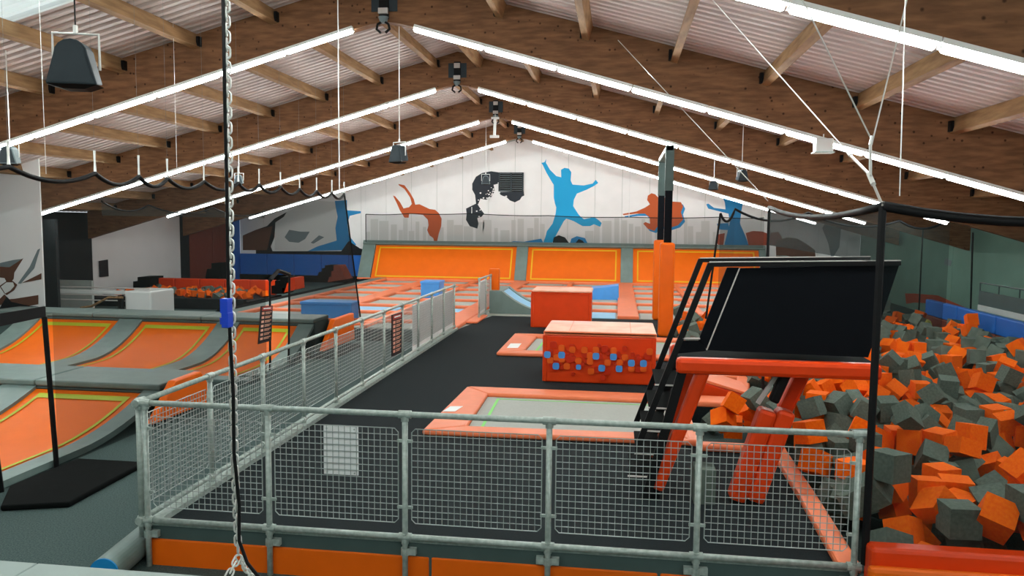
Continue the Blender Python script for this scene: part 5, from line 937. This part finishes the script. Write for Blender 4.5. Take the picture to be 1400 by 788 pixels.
# top-most test: hidden ones are those with a cube well above them
top = [f for f in foam if not any(abs(g[0]-f[0]) < .12 and abs(g[1]-f[1]) < .12 and g[2] > f[2]+.1 for g in foam)]
topset = set(top); ind = 0; rest = []
for f in foam:
    if ind < 300 and f in topset and inframe(f): 
        ind += 1
        og = f[6] % 2
        o = inst(cubeO if og else cubeG,'foam_cube',None,f[:3],f[3:6],sizes[(f[6]>>1)%4])
        c_ = 'orange' if og else 'grey'; fx, fy = f[0], f[1]
        w_ = ('in the pit notch between the tower legs' if fx < 2.0 else 'close behind the red front pad of the pit' if fy < 6.5 else
              'beside the long salmon edge pad near the front rail' if fx < 2.7 and fy < 9.2 else 'under and beside the jump tower platform' if fx < 3.1 and fy < 11.2 else
              'right of the black strap in the front part of the pit' if fy < 8.2 else 'right of the jump tower in the middle of the pit' if fy < 11.2 else 'further back in the pit beyond the tower')
        tag(o, f'{c_} foam cube {w_}', 'foam cube', f'{c_} foam cubes {w_}')
    else: rest.append(f)
from mathutils import Euler
mb = MB()
for f in rest:
    M_ = Matrix.Translation(f[:3]) @ Euler(f[3:6]).to_matrix().to_4x4(); s_ = sizes[(f[6]>>1)%4]
    v = [M_ @ Vector((x*s_[0],y*s_[1],z*s_[2])) for z in (-.5,.5) for x,y in ((-.5,-.5),(.5,-.5),(.5,.5),(-.5,.5))]
    mb.hexa(v, 0 if f[6] % 2 else 1)
o = mb.build('foam_cubes', [foam_o, foam_g])
tag(o,'mass of orange and grey foam cubes filling the rest of the big pit','foam cubes',kind='stuff')
p = at(1266,444,'z',.3)
tag(MB().tube([p+Vector((0,0,.13*math.sin(a))) for a in [(-PI/2+PI*i/8) for i in range(9)]],[max(.004,.13*math.cos(-PI/2+PI*i/8)) for i in range(9)],12).build('foam_ball',yellow_f,smooth=True),'pale yellow ball lying on the far cubes of the pit','ball')
# ================================================================== NETS
def catenary(a, b, sag, n=10):
    a, b = Vector(a), Vector(b)
    return [a.lerp(b,i/n)-Vector((0,0,sag*4*(i/n)*(1-i/n))) for i in range(n+1)]
def net(label, top_pts, bottom_z, m, rope=.022, cuts=None, verticals=(), sag=.12, hangers=None, name='safety_net', holes=()):
    t = thing(name, label, 'net')
    line = []
    for a,b in zip(top_pts[:-1],top_pts[1:]): line += catenary(a,b,sag if not isinstance(sag,(list,tuple)) else sag[0])[:-1]
    line.append(Vector(top_pts[-1]))
    MB().tube(line, rope, 6).build('top_rope', black, t, smooth=True)
    bz = bottom_z if callable(bottom_z) else (lambda p: bottom_z)
    g = [[Vector((p.x,p.y,bz(p)+(p.z-bz(p))*j/4)) for j in range(5)] for p in line]
    if not holes:
        MB().sheet(g).build('netting', m, t)
    else:
        seg = []
        for p,q in zip(line[:-1],line[1:]):
            h = next((h for h in holes if h[0] <= (p.y+q.y)/2 <= h[1]), None)
            lo = h[2] if h else None
            mb_ = [Vector((p.x,p.y,lo if lo is not None else bz(p))),Vector((q.x,q.y,lo if lo is not None else bz(q))),q,p]
            seg.append(mb_)
        mb = MB()
        for s_ in seg: mb.add(s_,[(0,1,2,3)])
        mb.build('netting', m, t)
    for (a,b,r) in verticals: MB().tube([a,b], r, 6).build('edge_strap', black, t)
    for h in (hangers or []):
        o = MB().tube([h, h+Vector((0,0,.12)), h+Vector((0,0,.28))], [.018,.012,.016], 6); o.build('hook', steel, t)
        MB().tube([h+Vector((0,0,.28)), Vector((h.x,h.y,zr(h.x)-.02))], .0013, 4).build('hanger_wire', spk_l, t)
    return t
XN = -6.48
tops = [(XN,3.0,3.2),(XN,5.4,3.2)]+[tuple(at(x,y,'x',XN)) for x,y in ((12,228),(130,237),(190,241),(229,244),(279,248),(326,250))]
ysd = [13.4,14.3,15.2,16.1,17.0,17.8]
tops += [(XN,y,3.27) for y in ysd]
d1 = (at(5,673,'z',FZ).y, at(78,640,'z',FZ).y, at(88,436,'x',XN).z)
d2 = (13.72, 14.55, 1.55)
V = Vector
verts = [(V((XN,d1[0],FZ)),V((XN-.0,d1[0]-.2,1.52)),.03),(V((XN,d1[1],FZ)),V((XN,d1[1]-.1,1.5)),.03),
         (V((XN,d2[0],-.2)),V((XN,d2[0]+.05,1.55)),.022),(V((XN,d2[1],-.2)),V((XN,d2[1]+.1,1.6)),.022),(V((XN,17.8,3.27)),V((XN,18.9,.2)),.02)]
nl = net('long black safety net hung along the left walkway, with two strap-edged doorways', tops, FZ, net_l, .028, verticals=verts, hangers=[V(p) for p in tops[2:]], holes=[(d1[0]-.15,d1[1],1.52),(d2[0]-.1,d2[1],1.58)], sag=.13)
band = MB(); 
band.prism([(XN,d1[0]-.6,1.45),(XN,d1[1]-.1,1.5),(XN,d1[1]-.1,1.62),(XN,d1[0]-.6,1.6)],(.02,0,0)); band.build('doorway_band', black, nl)
MB().tube([(XN,d2[0]+.05,1.5),(XN,(d2[0]+d2[1])/2,1.66),(XN,d2[1]+.1,1.55)], .04, 6).build('doorway_arch', black, nl)
MB().sheet([[(XN,17.8,FZ),(XN,17.8,3.27)],[(XN,18.2,.1),(XN,17.95,2.9)],[(XN,18.9,.2),(XN,18.3,2.0)]]).build('netting_flap', net_l, nl)
# second, further rope on the left
net('second black net further left, hung between the terraces and the side wall',[(-12.4,17.3,3.05),(-12.4,19.2,3.0),(-12.4,22.5,3.0),(-12.4,26,2.95)], 2.7, net_b, .02, sag=.2)
# pit nets
c0 = at(1207,282,'y',5.8); XP = c0.x
cb = at(1182,772,'y',5.8)
f1 = at(1052,284,'x',XP+.12)
verts = [(c0,cb,.028),(f1,Vector((f1.x-.0,f1.y,.05)),.02)]
n1 = net('black safety net between the tower and the foam pit, hung from the cable corner',[c0,f1],2.36,net_r,.03,verticals=verts,sag=.1)
n2 = net('dark green safety net across the front of the foam pit, right of the black strap',[c0,(XP+2.6,5.8,2.86),(XP+5.4,5.8,2.9)],.3,net_r,.04,sag=.15)
# far net across the pit end
fa = at(985,292,'y',17.3); fb = at(1005,286,'y',17.6)
ft = [fa,fb,at(1105,291,'y',18.3),at(1230,302,'y',19),(7.7,19.5,2.85)]
net('thin-edged black net around the far end of the foam pit',ft,.1,net_b,.028,verticals=[(fa,at(965,436,'y',17.3),.025)],sag=.22)
# net in front of the back wall
bt = [at(x,y,'y',34.0+.0) for x,y in ((500,293),(560,292),(645,292),(750,295),(860,297),(985,297),(1045,298))]
net('wide grey net hung in front of the painted back wall',bt,1.66,net_b,.02,verticals=[(bt[0],Vector((bt[0].x,34.0,1.7)),.02)],sag=.04,hangers=bt[::2])
# black seams on the side wall net
for x0,x1,yt_,yb_ in ((1262,1255,312,450),(1330,1326,318,458)):
    tag(MB().tube([at(x0,yt_,'x',7.9),at(x1,yb_,'x',7.9),Vector((7.9,at(x1,yb_,'x',7.9).y,FZ))],.02,5).build('hanging_strap', black), 'black strap hanging down the right side wall, ' + ('nearer the tower' if x0 < 1300 else 'nearer the balcony'), 'strap')
# balcony on the right
t = thing('balcony','small balcony with metal rails on the right side wall above the pit','balcony')
q = [at(1342,430,'x',XR-.3),at(1342,418,'x',XR-.3)]
y1_, y0_ = at(1340,418,'x',7.9).y, 12.5; zf = at(1342,417,'x',7.9).z
MB().box((7.85,y0_,zf-.12),(XR,y1_,zf)).build('slab', lime_l if False else grey_wall, t)
MB().box((7.86,y0_,zf),(7.9,y1_,zf+.3)).build('kick_panel', grey_dark, t)
for zz in (.48,.0): MB().tube([(7.88,y0_,zf+zz),(7.88,y1_,zf+zz)],.018,6).build('rail', grey_dark, t)
for i in range(6): MB().tube([(7.88,y1_-i*.85,zf),(7.88,y1_-i*.85,zf+.48)],.015,6).build('baluster', grey_dark, t)
# ================================================================== LEFT MAT, ROLL, LEDGE
t = thing('floor_mat','black rubber crash mat on the carpet beside the nearest curved trampoline','mat')
MB().prism([(-6.05,6.75,FZ),(-5.45,6.95,FZ),(-5.5,8.3,FZ),(-6.38,8.3,FZ),(-6.42,7.3,FZ)],(0,0,.06)).build('body', black_mat, t, bev=.02)
tag(MB().box((-7.3,15.6,FZ),(-5.9,17.4,FZ+.05)).build('floor_mat', black_mat), 'dark mat lying on the carpet behind the side guard rail', 'mat')
t = thing('foam_roll','grey foam roll with a blue end leaning by the orange pad at lower left','roll')
c = Vector((-3.99,5.45,FZ+.12)); e_ = c+Vector((-.13,1.0,.0)); rr = .118
MB().tube([c,e_],rr,28).build('roll', grey_pad, t, smooth=False)
MB().tube([c+Vector((.0016,-.012,0)),c+Vector((0,.002,0))],rr*.99,28).build('end_disc', cyan, t)
t = thing('viewing_ledge','pale grey ledge running along the bottom left of the view','ledge')
a = at(0,766,'y',2.0); b = at(320,790,'y',2.0)
MB().box((-2.6,1.75,a.z-.04),(at(35,780,'y',1.95).x-.002,2.0,a.z+.0)).build('board', ledge_m, t, bev=.004)
MB().box((at(35,780,'y',1.95).x,1.75,a.z-.04),(-.9,2.0,a.z+.0)).build('board', ledge_m, t, bev=.004)
MB().box((-2.6,1.78,.6),(-.9,1.97,a.z-.04)).build('front_panel', grey_dark, t)
# ================================================================== CHAIN
t = thing('hanging_chain','bright steel chain hanging close to the camera with a black cable','chain')
def link_mesh():
    w, l, r = .0098, .0138, .0028; pts = []
    for i in range(6): a = PI*i/5; pts.append((w*math.cos(a)*.85,0,l-.006+w*math.sin(a)*.9))
    for i in range(6): a = PI+PI*i/5; pts.append((w*math.cos(a)*.85,0,-l+.006+w*math.sin(a)*.9))
    return MB().tube(pts, r, 5, closed=True).mesh('link', steel, True)
lm = link_mesh()
def chain(p, q, parent, pitch=.0195):
    p, q = Vector(p), Vector(q); d = q-p; n = int(d.length/pitch); d.normalize()
    rot = Vector((0,0,-1)).rotation_difference(d).to_euler()
    for i in range(n):
        o = inst(lm,'link',parent,p+d*pitch*(i+.5)); 
        o.rotation_mode = 'QUATERNION'
        o.rotation_quaternion = Vector((0,0,-1)).rotation_difference(d) @ Euler((0,0,(PI/2 if i%2 else 0)+.35)).to_quaternion()
YC = 1.95
pj = at(326,762,'y',YC)
pts_c = [at(308,-60,'y',YC),at(313,250,'y',YC),at(317,450,'y',YC),at(321,640,'y',YC),pj]
for a_,b_ in zip(pts_c[:-1],pts_c[1:]): chain(a_,b_,t)
chain(pj,at(306,800,'y',YC-.05),t); chain(pj,at(352,800,'y',YC+.05),t)
cab = [at(x,y,'y',YC-.01) for x,y in ((304,-60),(307,120),(310,250),(312,390),(314,450),(319,540),(320,620),(327,690),(327,740),(338,770),(362,800))]
tag(MB().tube(cab,.0048,8).build('black_cable', black, smooth=True),'black cable running down beside the hanging chain','cable')
t = thing('cable_connector','bright blue plastic connector clamped on the black cable beside the chain','connector')
a,b = at(304,408,'y',YC-.02), at(316,428,'y',YC-.02)
MB().box((a.x,YC-.035,b.z),(b.x-.003,YC-.005,a.z)).build('upper_body', blue_plast, t, bev=.002)
a,b = at(306,427,'y',YC-.02), at(317,448,'y',YC-.02)
MB().box((a.x,YC-.035,b.z),(b.x-.003,YC-.005,a.z)).build('lower_body', blue_plast, t, bev=.002)
a = at(305,437,'y',YC-.02); MB().box((a.x-.004,YC-.03,a.z-.012),(a.x+.004,YC-.01,a.z+.006)).build('latch', blue_plast, t)
# ================================================================== SPEAKERS AND SUSPENDED ITEMS
def speaker(label, px, py, Y, w, turn=0.0, m=spk):
    """hanging loudspeaker: rounded body, wider at the bottom, on a steel yoke"""
    t = thing('hanging_speaker', label, 'speaker')
    c = at(px,py,'y',Y); t.location = c; t.rotation_euler = (0,0,turn)
    h = w*.95; mb = MB()
    prof = []
    for i in range(9):
        a = PI*i/8; prof.append((-math.cos(a)*w*.33, h*.22+math.sin(a)*h*.33))
    prof = [(-w*.5,-h*.42)]+prof+[(w*.5,-h*.42)]
    A = [Vector((x,-w*.34,z)) for x,z in prof]; B = [Vector((x*.8,w*.3,z*.92+.02)) for x,z in prof]
    n = len(A); mb.add(A+B,[tuple(range(n)),tuple(range(2*n-1,n-1,-1))]+[(i,n+i,n+(i+1)%n,(i+1)%n) for i in range(n)],0)
    mb.build('body', m, t, bev=w*.03)
    g = [(x*.86,-w*.345,z*.88-.0) for x,z in prof]
    MB().prism(g,(0,-w*.01,0)).build('grille', spk, t)
    MB().prism([(-w*.5,-w*.34,-h*.42),(w*.5,-w*.34,-h*.42),(w*.2,-w*.2,-h*.5),(-w*.2,-w*.2,-h*.5)],(0,w*.4,0)).build('base', black, t)
    MB().tube([(-w*.45,0,-h*.05),(-w*.45,0,h*.72),(w*.45,0,h*.72),(w*.45,0,-h*.05)], w*.03, 6).build('yoke', steel, t)
    MB().tube([(0,0,h*.72),(0,0,h*.9)], w*.05, 6).build('swivel', steel, t)
    top_z = zr(c.x)-c.z-.03
    MB().tube([(0,0,h*.9),(0,0,max(h,top_z))], .006 if Y < 8 else .008, 5).build('cable', black if Y < 10 else steel, t)
    return t
speaker('large dark grey loudspeaker hanging at top left, nearest the camera',105,92,5.6,.37,.3)
speaker('grey loudspeaker hanging under the third roof beam, left of the ridge',546,212,14.0,.34,-.5)
speaker('small grey loudspeaker hanging in front of the charcoal tumbling figure',664,247,27,.32,.2,spk_l)
speaker('dark loudspeaker hanging above the raised-arm mural figure, larger of the pair',1014,241,18,.27,.4)
speaker('dark loudspeaker hanging left of the larger one near the right slope lights',976,254,22,.27,-.4)
speaker('pale grey loudspeaker beside the partition wall at the left edge',14,214,11,.3,.2,spk_l)
speaker('small grey loudspeaker behind the chain, above the net hooks',327,246,20,.26,.2,spk_l)
t = thing('emergency_light','white box-shaped emergency light under the nearest light line at right','light')
a,b = at(1114,190,'y',12.6), at(1137,208,'y',12.6)
MB().box((a.x,12.5,b.z),(b.x,12.7,a.z)).build('body', w_plast, t, bev=.01)
MB().box((a.x-.02,12.48,b.z-.02),(b.x+.02,12.72,b.z)).build('rim', galv, t)
MB().tube([((a.x+b.x)/2,12.6,a.z),((a.x+b.x)/2,12.6,zb(a.x))],.01,5).build('stem', w_plast, t)
t = thing('hanging_bar','white short bar hanging below the ridge of the fourth beam','pendant')
a,b = at(677,162,'y',24.3), at(676,186,'y',24.3)
MB().tube([a,b],.045,8).build('rod', w_plast, t); MB().box((b.x-.14,b.y-.05,b.z-.06),(b.x+.14,b.y+.05,b.z+.02)).build('foot', w_plast, t); MB().box((a.x-.12,a.y-.05,a.z-.02),(a.x+.12,a.y+.05,a.z+.04)).build('head', w_plast, t)
MB().tube([a,Vector((a.x,a.y,zb(a.x)))],.012,5).build('wire', steel, t)
# thin suspension wires
def wire(label, p, q, r=.005, m=steel):
    return tag(MB().tube([p,q], r, 5).build('suspension_wire', m), label, 'wire')
def up(px, py, Y, label, r=.006):
    p = at(px,py,'y',Y); return wire(label, p, Vector((p.x,p.y,zr(p.x)-.02)), r)
up(464,262,10.5,'vertical white wire crossing the light lines left of the ridge',.008)
up(63,238,7.5,'thin vertical wire at the left edge below the rooflight',.003)
up(242,240,12.0,'thin vertical wire between the chain and the left light line',.003)
wire('long slanting wire from the ridge down to the right, in front of the beams',at(845,55,'y',12.6),at(1050,275,'y',10.5),.006)
wire('slanting wire at upper right reaching the cable corner from the left',at(1095,-5,'y',6.3),at(1190,188,'y',6.2),.006)
wire('steep wire at upper right reaching the cable corner from above',at(1241,-5,'y',6.2),at(1194,188,'y',6.0),.006)
wire('slanting wire from the roof to the lower turnbuckle',at(970,-5,'y',8.5),at(1157,206,'y',6.3),.005)
wire('vertical wire holding the net rope right of the black strap',at(1238,-5,'y',5.9),at(1230,268,'y',5.9),.004)
t = thing('turnbuckle','steel turnbuckle and shackle at the cable corner above the black strap, upright one','turnbuckle')
MB().tube([at(1193,186,'y',6.0),at(1190,198,'y',6.0)],.014,6).build('shackle', steel, t)
MB().tube([at(1190,198,'y',6.0),at(1190,240,'y',5.95)],.011,6).build('rod', steel, t)
t = thing('turnbuckle','slanting steel turnbuckle running down to the cable corner','turnbuckle')
MB().tube([at(1158,206,'y',6.3),at(1163,213,'y',6.25)],.016,6).build('eye', steel, t)
MB().tube([at(1163,213,'y',6.25),at(1188,238,'y',6.0)],.011,6).build('rod', steel, t)
MB().tube([at(1188,238,'y',6.0),at(1194,252,'y',5.9)],.02,6).build('ring', steel, t)
MB().tube([at(1194,252,'y',5.9),c0],.01,6).build('hook', steel, t)
